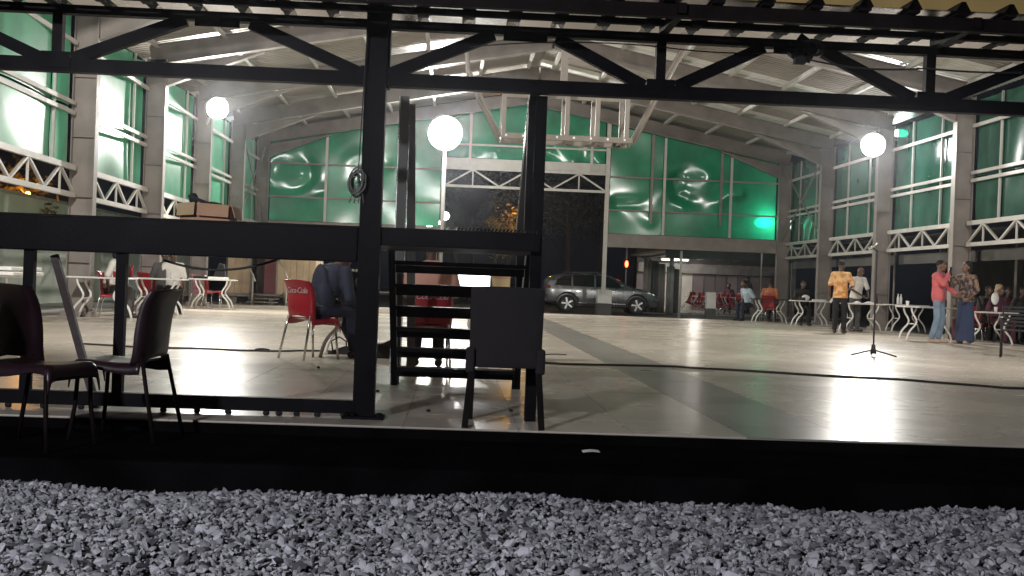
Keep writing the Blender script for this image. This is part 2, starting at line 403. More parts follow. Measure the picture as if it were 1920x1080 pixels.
# side wall bays
def pane(parent, fn, nu, nv, m, smooth=True):
    return MB().grid(fn, nu, nv).build('pane', m, parent, smooth=smooth)
LZ0, LZ1, PZ1 = 2.22, 2.72, 5.62
def wall_bay(x, sgn, y0, y1, filmname, bow, seed, left):
    r = random.Random(seed); y0 += .14; y1 -= .14; Lb = y1-y0
    fr = MB()
    xf = x+sgn*.10
    for z, h in ((LZ0, .09), (LZ1, .10)): fr.bar((xf, y0, z), (xf, y1, z), .08, h)
    wall = fr.build('wall_girder', 'steel_white', hall)
    nseg = 6; st = Lb/nseg
    for i in range(nseg+1):
        if i < nseg:
            a, b_ = (LZ0+.03, LZ1-.03) if i % 2 == 0 else (LZ1-.03, LZ0+.03)
            bar1('strut', (xf, y0+i*st, a), (xf, y0+(i+1)*st, b_), .045, .05, 'steel_white', wall, up=(1, 0, 0))
        if i % 2 == 1:
            bar1('post', (xf+.003, y0+i*st, LZ0+.05), (xf+.003, y0+i*st, LZ1-.05), .035, .035, 'steel_white', wall, up=(1, 0, 0))
    # rails, mullions, panes
    for z in (3.72, 3.90, 5.0):
        bar1('rail', (x+sgn*.06, y0, z), (x+sgn*.06, y1, z), .05, .075 if z != 5.0 else .08, 'steel_white', wall)
    ms = [y0+Lb*.33, y0+Lb*.72] if not left else [y0+Lb*.80]
    for my in ms: bar1('mullion', (x+sgn*.012, my, LZ1+.05), (x+sgn*.012, my, PZ1), .045, .045, 'steel_white', wall, up=(1, 0, 0))
    edges = [y0]+ms+[y1]
    xb = x-sgn*.05
    for e0, e1 in zip(edges[:-1], edges[1:]):
        e0 += .025; e1 -= .025
        for z0, z1 in ((LZ1+.06, 3.79), (3.83, PZ1)):
            a1, a2, a3 = r.uniform(-1, 1), r.uniform(-1, 1), r.uniform(0, 6)
            def fn(u, v, e0=e0, e1=e1, z0=z0, z1=z1, a1=a1, a2=a2, a3=a3):
                y = e0+(e1-e0)*u; z = z0+(z1-z0)*v
                d = bow*(4*u*(1-u)) + .012*a1*math.sin(7*u+a3)*math.sin(math.pi*v) + .01*a2*math.sin(11*u+3*v+a3)
                return (xb-sgn*d, y, z)
            pane(wall, fn, 28, 10, filmname)
    # narrow soffit beam below the girder
    if not left:
        bar1('fascia', (x-sgn*.25, y0, 1.98), (x-sgn*.25, y1, 1.98), .05, .26, 'dark_wall', wall)
bows = [.10, .16, .14, .10, .06]
for i in range(1, 6):
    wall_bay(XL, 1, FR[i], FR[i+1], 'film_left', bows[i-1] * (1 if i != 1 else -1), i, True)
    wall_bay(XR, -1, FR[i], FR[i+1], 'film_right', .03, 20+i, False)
# cross bracing in the last bay of each side
for x, sgn in ((XL, 1), (XR, -1)):
    b = MB()
    for (za, zb) in ((2.8, 5.4), (5.4, 2.8)): b.tube([(x+sgn*.3, FR[5]+.2, za), (x+sgn*.3+.0, FR[6]-.4, zb)], .028, 6)
    b.build('brace', 'steel_grey', hall)

# ---- back wall
BY = FR[-1]
def bx(px, py=400): return at(px, py, BY).x
back = MB()
XD0, XD1 = bx(829, 420), bx(1136, 420)      # doorway posts
for x in (XD0, XD1): back.bar((x, BY, .7 if x > 0 else 0), (x, BY, roofz(x)-.1), .14, .14, up=(1, 0, 0))
backw = back.build('back_wall', 'steel_white', hall)
# lower beams
BZ = 2.88
for xa, xb_ in ((XL+.3, XD0-.08), (XD1+.08, XR-.3)):
    box1('beam', (xa, BY-.1, BZ-.50), (xb_, BY+.1, BZ-.02), 'steel_grey', backw)
# door girder and fascia
DZ0, DZ1 = 4.36, 5.0
b = MB(); b.bar((XD0+.08, BY-.02, DZ0), (XD1-.08, BY-.02, DZ0), .08, .09); b.bar((XD0+.08, BY-.02, DZ1), (XD1-.08, BY-.02, DZ1), .08, .09); b.build('girder', 'steel_white', backw)
box1('fascia', (XD0+.08, BY+.05, DZ1+.06), (XD1-.08, BY+.12, DZ1+.38), 'steel_white', backw)
st = (XD1-XD0-.16)/6
for i in range(6):
    a, c = (DZ0+.03, DZ1-.03) if i % 2 == 0 else (DZ1-.03, DZ0+.03)
    x = XD0+.08+st*i
    bar1('strut', (x, BY-.02, a), (x+st, BY-.02, c), .055, .06, 'steel_white', backw, up=(0, 1, 0))
    if i % 2 == 1: bar1('post', (x, BY-.017, DZ0+.04), (x, BY-.017, DZ1-.04), .045, .045, 'steel_white', backw, up=(0, 1, 0))
for p in (487, 612, 880, 1108, 1222, 1246, 1352, 1371, 1472):
    x = bx(p, 330); door = XD0 < x < XD1
    thin = p in (1222, 1352)
    bar1('mullion', (x, BY-.06-(.05 if thin else 0), (DZ1+.1) if door else (BZ+.4 if thin else BZ)), (x, BY-.06-(.05 if thin else 0), roofz(x)-.16), .09, .07, 'steel_grey' if thin else 'steel_white', backw, up=(0, 1, 0))
segs = [(XL+.4, XD0-.08), (XD1+.08, XR-.4)]
for xa, xb_ in segs:
    for z in (3.72, 4.92): bar1('rail', (xa, BY-.025, z), (xb_, BY-.025, z), .05, .055, 'steel_grey', backw)
bar1('rail', (XD0+.08, BY-.025, 5.86), (XD1-.08, BY-.025, 5.86), .05, .06, 'steel_white', backw)

# warped panes: buckles shaped so their creases glint lamps toward the camera
LAMPS = {}
LL = at(408, 203, 30.0); LR = at(1637, 272, 31.0); LBK = at(835, 250, BY-1.6)
LF1 = Vector((-4.5, 9.2, 5.6)); LF2 = Vector((8.5, 9.5, 5.9))
def tilt_for(P, lamp):
    i = (P-CAM).normalized(); o = (lamp-P).normalized(); h = o-i
    return h.x/abs(h.y), h.z/abs(h.y)
def buckle(curves, lamp, width):
    """curves: polylines in (x,z); returns height field g(x,z) whose slope along each crease mirrors the lamp"""
    C = []
    for c in curves:
        pts = np.array(c); cx, cz = pts.mean(0); a, b_ = tilt_for(Vector((cx, BY, cz)), lamp); C.append((pts, cx, cz, a, b_))
    def g(x, z):
        d = 0
        for pts, cx, cz, a, b_ in C:
            p0, p1 = pts[:-1], pts[1:]; e = p1-p0; w = np.array((x, z))-p0
            t = np.clip((w*e).sum(1)/(e*e).sum(1), 0, 1); q = p0+e*t[:, None]-np.array((x, z))
            dist = math.sqrt((q*q).sum(1).min())
            d += math.exp(-(dist/width)**2)*(a*(x-cx)+b_*(z-cz))
        return d
    return g
def pxc(lst): return [(lambda v: (v.x, v.z))(at(px, py, BY)) for px, py in lst]
def arc(cx, cy, rx, ry, a0, a1, n=18): return [(cx+rx*math.cos(R(a0+(a1-a0)*i/n)), cy+ry*math.sin(R(a0+(a1-a0)*i/n))) for i in range(n+1)]
crv_left = [pxc(arc(540, 320, 40, 32, 0, 360, 28)), pxc([(578, 330), (590, 322), (605, 330), (625, 332), (640, 330)]),
            pxc([(500, 368), (550, 369), (575, 363), (600, 358), (615, 356)]), ]
crv_left2 = [pxc(arc(690, 315, 38, 24, 100, 330, 18)), pxc([(618, 362), (640, 366), (655, 364), (690, 366), (730, 366), (770, 362), (800, 364), (825, 372)])]
crv_door = [pxc([(885, 296), (910, 292), (930, 286), (935, 300)]), pxc([(1030, 285), (1060, 300), (1085, 312)]), pxc([(1092, 312), (1108, 290), (1125, 310)])]
crv_right = [pxc(arc(1303, 332, 25, 15, 0, 360, 20)), pxc([(1268, 338), (1270, 365), (1290, 377), (1320, 380), (1345, 378), (1365, 365), (1385, 362)]),
             pxc([(1160, 385), (1200, 382), (1228, 372), (1243, 362), (1262, 375), (1280, 385)]), pxc([(1165, 392), (1190, 402), (1215, 412)])]
def back_pane(x0, x1, z0, ztop, curves, nx, nz, w=.25, z1=None, lamp=None, seed=0):
    gfun = buckle(curves, lamp or LF1, w) if curves else None
    def fn(u, v):
        x = x0+(x1-x0)*u; zt = min(z1, ztop(x)) if z1 else ztop(x); z = z0+(zt-z0)*v
        d = .02*math.sin(1.9*x+seed)*math.sin(2.3*z+seed*2)
        if gfun: d += max(-.12, min(.12, gfun(x, z)))
        return (x, BY+.06+d+.02, z)
    pane(backw, fn, nx, nz, 'film_back')
top = lambda x: roofz(x)-.02
xl = [XL+.44, bx(612, 330), XD0-.1]; xr = [XD1+.1, bx(1246, 330), bx(1371, 330), XR-.44]
for i in range(2):
    back_pane(xl[i]+.01, xl[i+1]-.01, BZ, top, None, 30, 20, z1=3.70, seed=i)
    back_pane(xl[i]+.01, xl[i+1]-.01, 3.71, top, [crv_left, crv_left2][i], 90, 90, seed=i)
for i in range(3):
    back_pane(xr[i]+.01, xr[i+1]-.01, BZ, top, crv_right[3:] if i == 0 else None, 40, 30, z1=3.70, seed=5+i, lamp=LF2)
    back_pane(xr[i]+.01, xr[i+1]-.01, 3.71, top, crv_right[:3], 80, 80, seed=5+i, lamp=LF2)
xd = [XD0+.1, bx(880, 330), bx(1108, 330), XD1-.1]
for i in range(3): back_pane(xd[i]+.01, xd[i+1]-.01, DZ1+.40, top, crv_door, 60, 60, seed=9+i)

# ================================================================== LAMPS OF THE HALL
def point(name, loc, watts, parent, rgb=(.93, .96, 1), rad=.16):
    l = bpy.data.lights.new(name, 'POINT'); l.energy = watts; l.color = rgb; l.shadow_soft_size = rad
    o = bpy.data.objects.new(name, l); COL.objects.link(o); o.location = Vector(loc)-wloc(parent); o.parent = parent; return o
def floodlight(label, P, aim, rad, watts, arm=None, group='floodlights lighting the hall', cone=168):
    P = Vector(P); d = (Vector(aim)-P).normalized(); q = d.to_track_quat('Z', 'Y').to_matrix()
    t = thing('floodlight', label, 'floodlight', P, 0, group)
    b = MB(); b.sphere(P, (rad, rad, rad*.75), 20, 12, q); b.build('lens', 'lamp', t, smooth=True)
    b = MB(); b.tube([P-d*.02*1, P-d*rad*.4, P-d*rad*.95], [rad*1.04, rad*1.06, rad*.5], 20); b.build('housing', 'steel_grey', t)
    if arm is not None: MB().tube([P-d*rad*.8, Vector(arm)], .03, 8).build('arm', 'steel_white', t)
    l = bpy.data.lights.new('lamp', 'SPOT'); l.energy = watts; l.color = (1, .955, .88); l.shadow_soft_size = .15; l.spot_size = R(cone); l.spot_blend = .5 if cone > 150 else 1.0
    o = bpy.data.objects.new('lamp', l); COL.objects.link(o); o.parent = t; o.location = d*(rad+.12); o.rotation_euler = (-d).to_track_quat('Z', 'Y').to_euler()
    return t
C0 = Vector((2.5, 20, 0))
floodlight('white floodlight tilted on an arm beside the cardboard box side wall columns', LL, (0, 18, .5), .27, LAMP_W, (XL+.3, 32.0, 4.9))
floodlight('white floodlight glaring between the columns behind the microphone stand', LR, (5, 16, 0), .31, LAMP_W, (XR-.3, 32.0, 5.3), cone=118)
tb = floodlight('white floodlight widened by its glare on a pole at the back doorway', LBK, (2, 20, 0), .58, LAMP_W*1.5)  # lens radius enlarged to take in the glare around the lamp
pl = at(833, 300, BY-1.4)
MB().tube([(pl.x, LBK.y+.5, -.1), (pl.x, LBK.y+.5, LBK.z-.2)], .075, 12).build('pole', 'steel_white', tb, smooth=True)
floodlight('white floodlight high above the front of the hall floor on the entrance side', (-4.5, 9.2, 5.6), (-1, 38, 2.5), .27, LAMP_W*2.2, (-5.2, 8.9, 6.1), cone=130)
floodlight('white floodlight high above the singers near the hall front', (8.5, 9.5, 5.9), (5, 38, 2.5), .27, LAMP_W*2.2, (9.2, 8.9, 6.2), cone=130)
# lamps outside that glow through the green sheets
GO = 'outside lamps glowing through the green sheets'
def outside(label, P, aim, rad, watts):
    t = thing('wall_lamp', label, 'lamp', P, 0, GO); P = Vector(P)
    MB().sphere(P, (rad*1.35, rad*.6, rad*.75), 16, 10).build('globe', 'cyan_lamp', t, smooth=True)
    MB().tube([P+Vector((0, .1, -rad)), P+Vector((0, .1, -P.z-.1))], .03, 8).build('pole', 'steel_grey', t)
    point('lamp', P+Vector(aim), watts, t, (.85, 1, .95), .1)
outside('lamp glowing cyan through the lowest back panel beside the corner column', at(1432, 418, BY+.75), (0, -.28, 0), .26, 70)
outside('dim lamp behind the lowest back panel on the kiosk side', at(470, 430, BY+1.1), (0, -.3, 0), .08, 45)
outside('dim lamp behind the lowest back panel beside the doorway pole', at(805, 425, BY+1.0), (0, -.3, 0), .08, 30)
q = at(1691, 250, 33.0)
outside('lamp glowing green through the right side wall beside the column', (XR+.55, 33.0, q.z), (-.2, 0, 0), .16, 14)
# yard lamp on the house behind the camera that lights the gravel
yl = thing('yard_lamp', 'white yard lamp on its pole behind the gravel bed', 'lamp', (-4.2, -3.0, GZ))
MB().tube([(-4.2, -3.0, GZ), (-4.2, -3.0, 4.0)], .05, 10).build('pole', 'steel_grey', yl, smooth=True)
MB().bb((-4.45, -3.15, 4.0), (-3.95, -2.85, 4.15)).build('housing', 'steel_grey', yl)
MB().bb((-4.4, -3.1, 3.97), (-4.0, -2.9, 3.997)).build('lens', 'lamp', yl)
point('lamp', (-4.2, -3.0, 3.8), 4300, yl, (.92, .92, 1), .12)

# ================================================================== FRONT CANOPY
PY = 7.5
def fx(px, py): return at(px, py, PY).x
def fz(px, py): return at(px, py, PY).z
BCZ, TCZ = 2.15, 2.50
can = thing('canopy', 'dark steel truss canopy with white ribbed roof sheets along the hall front', 'canopy', (fx(703, 780), PY, 0))
xa, xz = fx(-700, 80), fx(2700, 230)
bar1('bottom_chord', (xa, PY, BCZ), (xz, PY, BCZ), .08, .085, 'black_steel', can)
bar1('top_chord', (xa, PY, TCZ), (xz, PY, TCZ), .07, .055, 'maroon_steel', can)
nodes_b = [fx(-480, 100), fx(108, 120), fx(703, 150), fx(1236, 175), fx(1740, 195), fx(2300, 220)]
nodes_t = [fx(-180, 30), fx(410, 42), fx(985, 60), fx(1488, 82), fx(2010, 100)]
for x in (nodes_b[1], nodes_b[3], nodes_b[4], nodes_b[5]):
    bar1('truss_post', (x, PY, BCZ+.04), (x, PY, TCZ-.02), .06, .062, 'maroon_steel', can, up=(1, 0, 0))
    bar1('rafter', (x, PY-.05, TCZ+.035), (x, PY-.70, TCZ+.035), .05, .06, 'maroon_steel', can)
for i, xt in enumerate(nodes_t):
    for s_, xb_ in ((-1, nodes_b[i]), (1, nodes_b[i+1])):
        # diagonal from the top chord node down to the bottom chord node
        bar1('diagonal', (xt+s_*.20, PY+.012*s_, TCZ-.03), (xb_-s_*.10, PY+.012*s_, BCZ+.04), .055, .075, 'black_steel', can, up=(0, 0, 1))
for x in nodes_b[1:]:
    MB().bb((x-.09, PY-.046, BCZ-.02), (x+.09, PY-.041, BCZ+.08)).build('gusset', 'black_steel', can)
for x in nodes_t:
    MB().bb((x-.14, PY-.042, TCZ-.07), (x+.14, PY-.037, TCZ+.0)).build('gusset', 'maroon_steel', can)
xp = fx(694, 450)
b = MB(); b.bar((xp, PY, 0), (xp, PY, TCZ+.35), .135, .12, up=(0, 1, 0)); b.bar((xp+.06, PY+.03, BCZ-.05), (xp+.06, PY+.03, TCZ+.35), .05, .1, up=(0, 1, 0)); b.box((xp, PY, .008), (.26, .22, .016))
post = b.build('post', 'black_steel', can)
for dx in (-.1, .1, -.06, .11):
    MB().sphere((xp+dx, PY-.09, .025), (.022, .02, .02), 8, 6).build('bolt', 'black_steel', post)
xq = fx(1007, 480)
bar1('post', (xq, PY+.12, 0), (xq, PY+.12, BCZ-.04), .072, .07, 'black_steel', can, up=(0, 1, 0))
CY0 = 6.77; CZ0, CZ1 = TCZ+.035, TCZ+.05
def cz(y): return TCZ+.09
for y, h in ((7.28, .035), (6.86, .08)):
    bar1('purlin', (xa, y, cz(y)-.023-h/2), (xz, y, cz(y)-.023-h/2), .05, h, 'maroon_steel', can)
# ribbed sheets: flat pans, ribs coloured dark for the shade in their hollows
pit = .29; x = xa; k = 0
while x < xz:
    n = 4
    sh = MB(); rb = MB()
    for i in range(n):
        u0 = x+i*pit; u1 = u0+pit*.70; u2 = u0+pit
        sh.add([(u0, CY0, cz(CY0)), (u1, CY0, cz(CY0)), (u1, PY+.35, cz(PY+.35)), (u0, PY+.35, cz(PY+.35))], [(0, 1, 2, 3)])
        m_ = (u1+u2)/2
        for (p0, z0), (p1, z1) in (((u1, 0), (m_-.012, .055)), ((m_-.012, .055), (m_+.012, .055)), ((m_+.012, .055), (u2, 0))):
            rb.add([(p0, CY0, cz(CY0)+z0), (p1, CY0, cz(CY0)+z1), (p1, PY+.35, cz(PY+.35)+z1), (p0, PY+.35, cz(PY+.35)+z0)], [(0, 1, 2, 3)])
        # dark strip across the rib's hollow, standing in for its shade
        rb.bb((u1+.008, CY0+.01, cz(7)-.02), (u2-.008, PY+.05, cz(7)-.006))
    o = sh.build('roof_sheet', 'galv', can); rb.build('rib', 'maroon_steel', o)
    x += n*pit; k += 1
yf = thing('fascia_board', 'yellow fascia board above the dark canopy roof', 'fascia board', (4, 8.6, 3.1))
MB().bb((-8, 8.6, 2.93), (9, 8.64, 3.6)).build('board', 'yellow', yf)
MB().bb((-8, 8.55, 3.6), (9, 8.69, 3.66)).build('cap', 'steel_white', yf)

# wires on the truss, a bundle and a bird's-nest of cable
def sag(p, q, s, n=14):
    p, q = Vector(p), Vector(q); return [p.lerp(q, i/n)-Vector((0, 0, s*4*(i/n)*(1-i/n))) for i in range(n+1)]
def wire(label, pts, r=.006, cat='cable', group='cables strung on the canopy truss', m='cable'):
    o = MB().tube(pts, r, 6).build('cable', m, None, smooth=True); return tag(o, label, cat, group)
wire('black cable sagging from the dark bundle across the truss opening', sag(at(1518, 112, 7.42), at(1735, 128, 7.42), .03)+sag(at(1735, 128, 7.42), at(1915, 136, 7.42), .01)[1:])
wire('thin black cable looped along the truss above the hanging white frame', sag(at(880, 88, 7.43), at(1240, 88, 7.43), -.03)+sag(at(1240, 88, 7.43), at(1480, 98, 7.43), .02)[1:], .004)
wire('thin cable hanging beside the main black post down to the coil', sag(at(690, 40, 7.40), at(672, 320, 7.40), .0), .004)
wire('black cable slung under the platform deck from the column to the red chair', sag(at(308, 488, 7.62), at(560, 470, 7.62), .09), .008, group='cables strung under the platform deck')
nest = thing('cable_bundle', 'dark taped bundle of plugs tied under the canopy top chord', 'cable bundle', at(1500, 95, 7.42))
b = MB(); P = at(1500, 92, 7.42)
for i in range(16):
    a = rng.uniform(-1, 1, 3); b.box(P+Vector((a[0]*.06, a[1]*.03, a[2]*.05)), (.05, .04, .06), Matrix.Rotation(a[1]*.8, 3, 'Y') @ Matrix.Rotation(a[0], 3, 'X'))
b.box(P+Vector((.0, 0, -.075)), (.07, .05, .04)); b.box(P+Vector((.03, 0, .05)), (.10, .04, .05), Matrix.Rotation(.6, 3, 'Y'))
b.build('plug_cluster', 'rubber', nest)
b = MB()
for k in range(5):
    pts = [P+Vector((.075+.02*math.sin(k), 0, .01)) + Vector((.06*math.cos(t*.6+k), .01*k-.03, .05*math.sin(t*.6+k))) for t in range(9)]; b.tube(pts, .006, 5)
b.build('loop', 'cable', nest)
b = MB()
coil = thing('cable_coil', 'grey coil of cable hung on the main black post', 'cable coil', at(668, 345, 7.40))
P = at(668, 342, 7.41)
for k in range(9):
    r1, r2, ph = random.uniform(.025, .05), random.uniform(.05, .085), random.uniform(-.5, .5)
    pts = [P+Vector((r1*math.cos(t)*math.cos(ph)-r2*math.sin(t)*math.sin(ph)*.5+.015*math.sin(k), .008*(k-4), r2*math.sin(t)+.008*math.cos(k*2))) for t in [2*math.pi*i/16 for i in range(17)]]
    b.tube(pts, .0055, 5)
for k in range(4): b.tube(sag(P+Vector((-.02+.02*k, 0, -.06)), P+Vector((-.04+.03*k, 0, -.13)), .0, 3), .004, 5)
b.build('loop', mat('grey_cable', (.16, .155, .15), .5), coil, smooth=True)

# ================================================================== PLATFORM AND STAIRS
plat = thing('platform', 'black steel platform with deck beam and floor rail behind the dark chairs', 'platform', (-1.5, PY, 0))
xl_ = -6.0
box1('deck', (xl_, PY-.03, 1.10), (.54, 8.72, 1.215), 'black_steel', plat, bevel=.006)
box1('front_beam', (xl_, PY-.055, .985), (xp-.075, PY+.03, 1.205), 'black_steel', plat, bevel=.008)
b = MB()
for i in range(22): b.box((.02+i*.024, PY-.04, 1.222), (.010, .03, .02), Matrix.Rotation(.5, 3, 'Y'))
b.build('grip_edge', 'black_steel', plat)['kind'] = 'stuff'
bar1('bottom_rail', (xl_, PY, .068), (xp-.07, PY, .068), .07, .085, 'black_steel', plat)
for px in (52, 225): bar1('leg', (fx(px, 600), PY+.005, .11), (fx(px, 600), PY+.005, 1.0), .062, .06, 'black_steel', plat, up=(0, 1, 0))
for x in (-4.0, -5.4): bar1('leg', (x, 8.6, 0), (x, 8.6, 1.1), .06, .06, 'black_steel', plat, up=(0, 1, 0))
bar1('brace', at(102, 478, 7.62), at(186, 784, 7.62), .045, .04, 'dark_wood', plat, up=(0, 1, 0))
for px in (20, 88, 150, 310, 375, 430, 495, 520, 560, 600, 640):
    x = fx(px, 775); MB().sphere((x+random.uniform(-.02, .02), PY-.02, .014), (.022, .022, .02), 8, 6).build('foot', 'rubber', plat)
st_ = thing('staircase', 'dark open staircase with slatted treads leading up to the platform', 'staircase', (0, 10, 0))
SX0, SX1 = at(741, 700, 10).x, at(967, 700, 10).x
for x in (SX0, SX1): bar1('stringer', (x, 9.97, 0.02), (x, 8.74, 1.16), .05, .14, 'black_steel', st_)
for i in range(1, 7):
    z = 1.2*i/7; y = 10-1.3*i/7
    b = MB(); b.bb((SX0+.027, y-.20, z-.03), (SX1-.027, y+.01, z)); b.bb((SX0+.027, y-.02, z-.088), (SX1-.027, y-.012, z-.031)); b.build('tread', 'black_steel', st_)
# left A-shaped handrail post, right sloped handrail
h0 = at(744, 180, 9.95)
b = MB(); b.bar((SX0, 9.95, 0), (SX0, 9.95, h0.z), .075, .03, up=(0, 1, 0)); b.build('handrail_post', 'rail_grey', st_)
b = MB(); b.bar((SX0+.05, 10.0, h0.z-.06), (SX0+.09, 11.3, 0), .075, .03, up=(0, 1, 0)); b.build('handrail_brace', 'rail_grey', st_)
for x, y0, z0, y1, z1 in ((SX0-.043, 9.94, .1, 9.94, h0.z), (SX0+.043, 9.96, .1, 9.96, h0.z-.1)):
    bar1('edge_trim', (x, y0, z0), (x, y1, z1), .008, .012, 'chrome', st_, up=(0, 1, 0))
b = MB()
tr, br = at(1002, 178, 7.66), at(975, 432, 9.9)
b.bar(tr, br, .06, .07); b.build('handrail', 'rail_grey', st_)
for dx, o in ((-.035, -.02), (.035, .02)):
    bar1('edge_trim', tr+Vector((dx, 0, o)), br+Vector((dx, 0, o)), .007, .012, 'chrome', st_)
bar1('handrail_post', (SX1, 9.9, 0), (SX1, 9.9, br.z+.05), .07, .05, 'black_steel', st_, up=(0, 1, 0))
bar1('handrail_post', (tr.x-.01, 7.72, 1.21), (tr.x-.01, 7.72, tr.z-.03), .045, .04, 'black_steel', st_, up=(0, 1, 0))
MB().sphere(tr+Vector((0, 0, .02)), (.03, .04, .03), 10, 8).build('end_cap', 'steel_grey', st_, smooth=True)

# cardboard box on the deck
cbx = at(392, 412, 7.75); c0 = Vector((cbx.x, 7.75, 1.216))
cb = thing('cardboard_box', 'open cardboard box with folded flaps on the platform deck', 'box', c0)
b = MB(); w, d, h = .31, .26, .10
for a, c in (((-w/2, -d/2), (w/2, -d/2)), ((w/2, -d/2), (w/2, d/2)), ((w/2, d/2), (-w/2, d/2)), ((-w/2, d/2), (-w/2, -d/2))):
    b.bar((c0.x+a[0], c0.y+a[1], c0.z+h/2), (c0.x+c[0], c0.y+c[1], c0.z+h/2), .006, h)
b.bb((c0.x-w/2, c0.y-d/2, c0.z+.002), (c0.x+w/2, c0.y+d/2, c0.z+.006))
b.build('box_body', 'card', cb)
def flap(p, q, out, drop, m):
    p, q, out = Vector(p), Vector(q), Vector(out)
    MB().grid(lambda u, v: p.lerp(q, u)+out*(v*.035)+Vector((0, 0, .045*math.sin(min(v*2.2, 1)*1.57)-drop*v)), 2, 6).build('flap', m, cb, solid=.005)
flap((c0.x-w/2-.015, c0.y-d/2-.01, c0.z+h), (c0.x-.06, c0.y-d/2-.02, c0.z+h+.01), (0, -1, 0), .12, 'card_pale')
flap((c0.x-.045, c0.y-d/2-.01, c0.z+h+.008), (c0.x+w/2, c0.y-d/2-.01, c0.z+h), (0, -1, 0), .12, 'card')
flap((c0.x+w/2, c0.y-d/2, c0.z+h), (c0.x+w/2, c0.y+d/2, c0.z+h), (1, 0, 0), .12, 'card')
tool = thing('black_bag', 'small black bag sticking out of the cardboard box', 'bag', c0+Vector((-.06, .0, h)))
b = MB(); b.box(c0+Vector((-.05, -.02, h+.035)), (.17, .05, .022), Matrix.Rotation(.33, 3, 'Y')); b.sphere(c0+Vector((-.10, -.02, h+.045)), (.03, .03, .04), 10, 8); b.sphere(c0+Vector((.0, .02, h+.0)), (.10, .07, .035), 12, 8)
b.build('bag_body', 'rubber', tool, smooth=False)

# ================================================================== CHAIRS
def shell_chair(m, label, legm='chrome', group=None, text=False, name='plastic_chair'):
    t = thing(name, label, 'chair', (0, 0, 0), 0, group)
    prof = [(-.228, .365), (-.226, .425), (-.20, .452), (-.12, .448), (0, .436), (.10, .436), (.165, .452)]
    bp = [(.185, .455), (.196, .49), (.200, .53), (.202, .60), (.210, .68), (.226, .76), (.252, .82), (.275, .85)]
    def lerp(pf, t_):
        s_ = t_*(len(pf)-1); i = min(int(s_), len(pf)-2); f = s_-i
        return pf[i][0]+(pf[i+1][0]-pf[i][0])*f, pf[i][1]+(pf[i+1][1]-pf[i][1])*f
    def seat(u, v):
        y, z = lerp(prof, u); s_ = 2*v-1; w_ = .225-.015*u
        e = max(0, abs(s_)-.82)/.18
        return (s_*w_*(1-.02*e), y, z-.075*e**1.5*(.55+.45*abs(2*u-1))-.012*(1-s_*s_)*math.sin(math.pi*u))
    def bck(u, v):
        y, z = lerp(bp, u); s_ = 2*v-1; w_ = .205+.012*math.sin(math.pi*u)-.004*u
        e = max(0, abs(s_)-.8)/.2
        return (s_*w_, y-.045*s_*s_*(1-.4*u)-.03*e**2, z+(-.03*(1-u)**6*abs(s_))-.012*s_*s_*u)
    MB().grid(seat, 16, 14).build('seat', m, t, smooth=True, world=False, solid=.007)
    bk = MB().grid(bck, 16, 14, skip=lambda i, j: i < 1 and 3 <= j <= 10).build('backrest', m, t, smooth=True, world=False, solid=.007)
    for sx in (-1, 1):
        MB().tube([(sx*.185, -.19, .42), (sx*.19, -.20, .2), (sx*.205, -.225, 0)], .0125, 8).build('leg', legm, t, smooth=True, world=False)
        MB().tube([(sx*.17, .165, .47), (sx*.185, .20, .3), (sx*.205, .265, 0)], .0125, 8).build('leg', legm, t, smooth=True, world=False)
    MB().bar((-.18, -.17, .415), (.18, -.17, .415), .02, .02).build('seat_frame', legm, t, world=False)
    if text:
        cu = bpy.data.curves.new('lettering', 'FONT'); cu.body = 'Coca-Cola'; cu.size = .086; cu.shear = .35; cu.align_x = 'CENTER'; cu.align_y = 'CENTER'; cu.extrude = .0015; cu.space_character = .86
        o = bpy.data.objects.new('tmp', cu); COL.objects.link(o); dg = bpy.context.evaluated_depsgraph_get()
        me = bpy.data.meshes.new_from_object(o.evaluated_get(dg)); bpy.data.objects.remove(o)
        # lettering follows the curve of the back
        for v in me.vertices:
            x, y_ = v.co.x, v.co.y; s_ = max(-1, min(1, x/.21)); z = .735+y_
            uu = .66+y_*2.2; yy = bck(uu, (s_+1)/2)[1]
            v.co = Vector((-x, yy+.012+v.co.z, z))
        me.materials.clear(); me.materials.append(MT['letter'])
        lo = bpy.data.objects.new('lettering', me); COL.objects.link(lo); lo.parent = bk
    return t
def place(o, x, y, z, rz, label=None, group=None):
    o.location = (x, y, z); o.rotation_euler = (0, 0, rz)
    if label: o['label'] = label
    if group: o['group'] = group
    return o
# chairs face local -Y; rz turns them
GB = 'dark plastic chairs on the black step'
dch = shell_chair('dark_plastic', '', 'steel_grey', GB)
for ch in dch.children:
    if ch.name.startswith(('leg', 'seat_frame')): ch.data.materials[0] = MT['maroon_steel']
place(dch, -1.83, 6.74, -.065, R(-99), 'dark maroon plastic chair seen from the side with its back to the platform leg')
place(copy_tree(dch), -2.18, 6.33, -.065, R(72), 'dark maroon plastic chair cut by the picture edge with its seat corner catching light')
GR = 'red plastic chairs in the hall'
rch = shell_chair('red', '', 'chrome', GR, text=True)
RC1 = (on(590, 668).x, 12.75); RC2 = (at(806, 600, 11.75).x, 11.75)
place(rch, RC1[0], RC1[1], 0, R(180-42), 'red branded plastic chair under the keyboard player beside the main black post')
place(copy_tree(rch), RC2[0], RC2[1], 0, R(180+4), 'red branded plastic chair under the person in salmon behind the stairs')
rch2 = shell_chair('red', '', 'chrome', GR)
def red(x, y, rz, label, z=0, tilt=0):
    c = copy_tree(rch2); place(c, x, y, z, R(rz), label); 
    if tilt: c.rotation_euler = (Matrix.Rotation(R(rz), 3, 'Z') @ Matrix.Rotation(tilt, 3, 'X')).to_euler()
    return c
place(rch2, at(210, 560, 22.0).x, 22.0, 0, R(95), 'red plastic chair at the first white-legged table by the side columns')
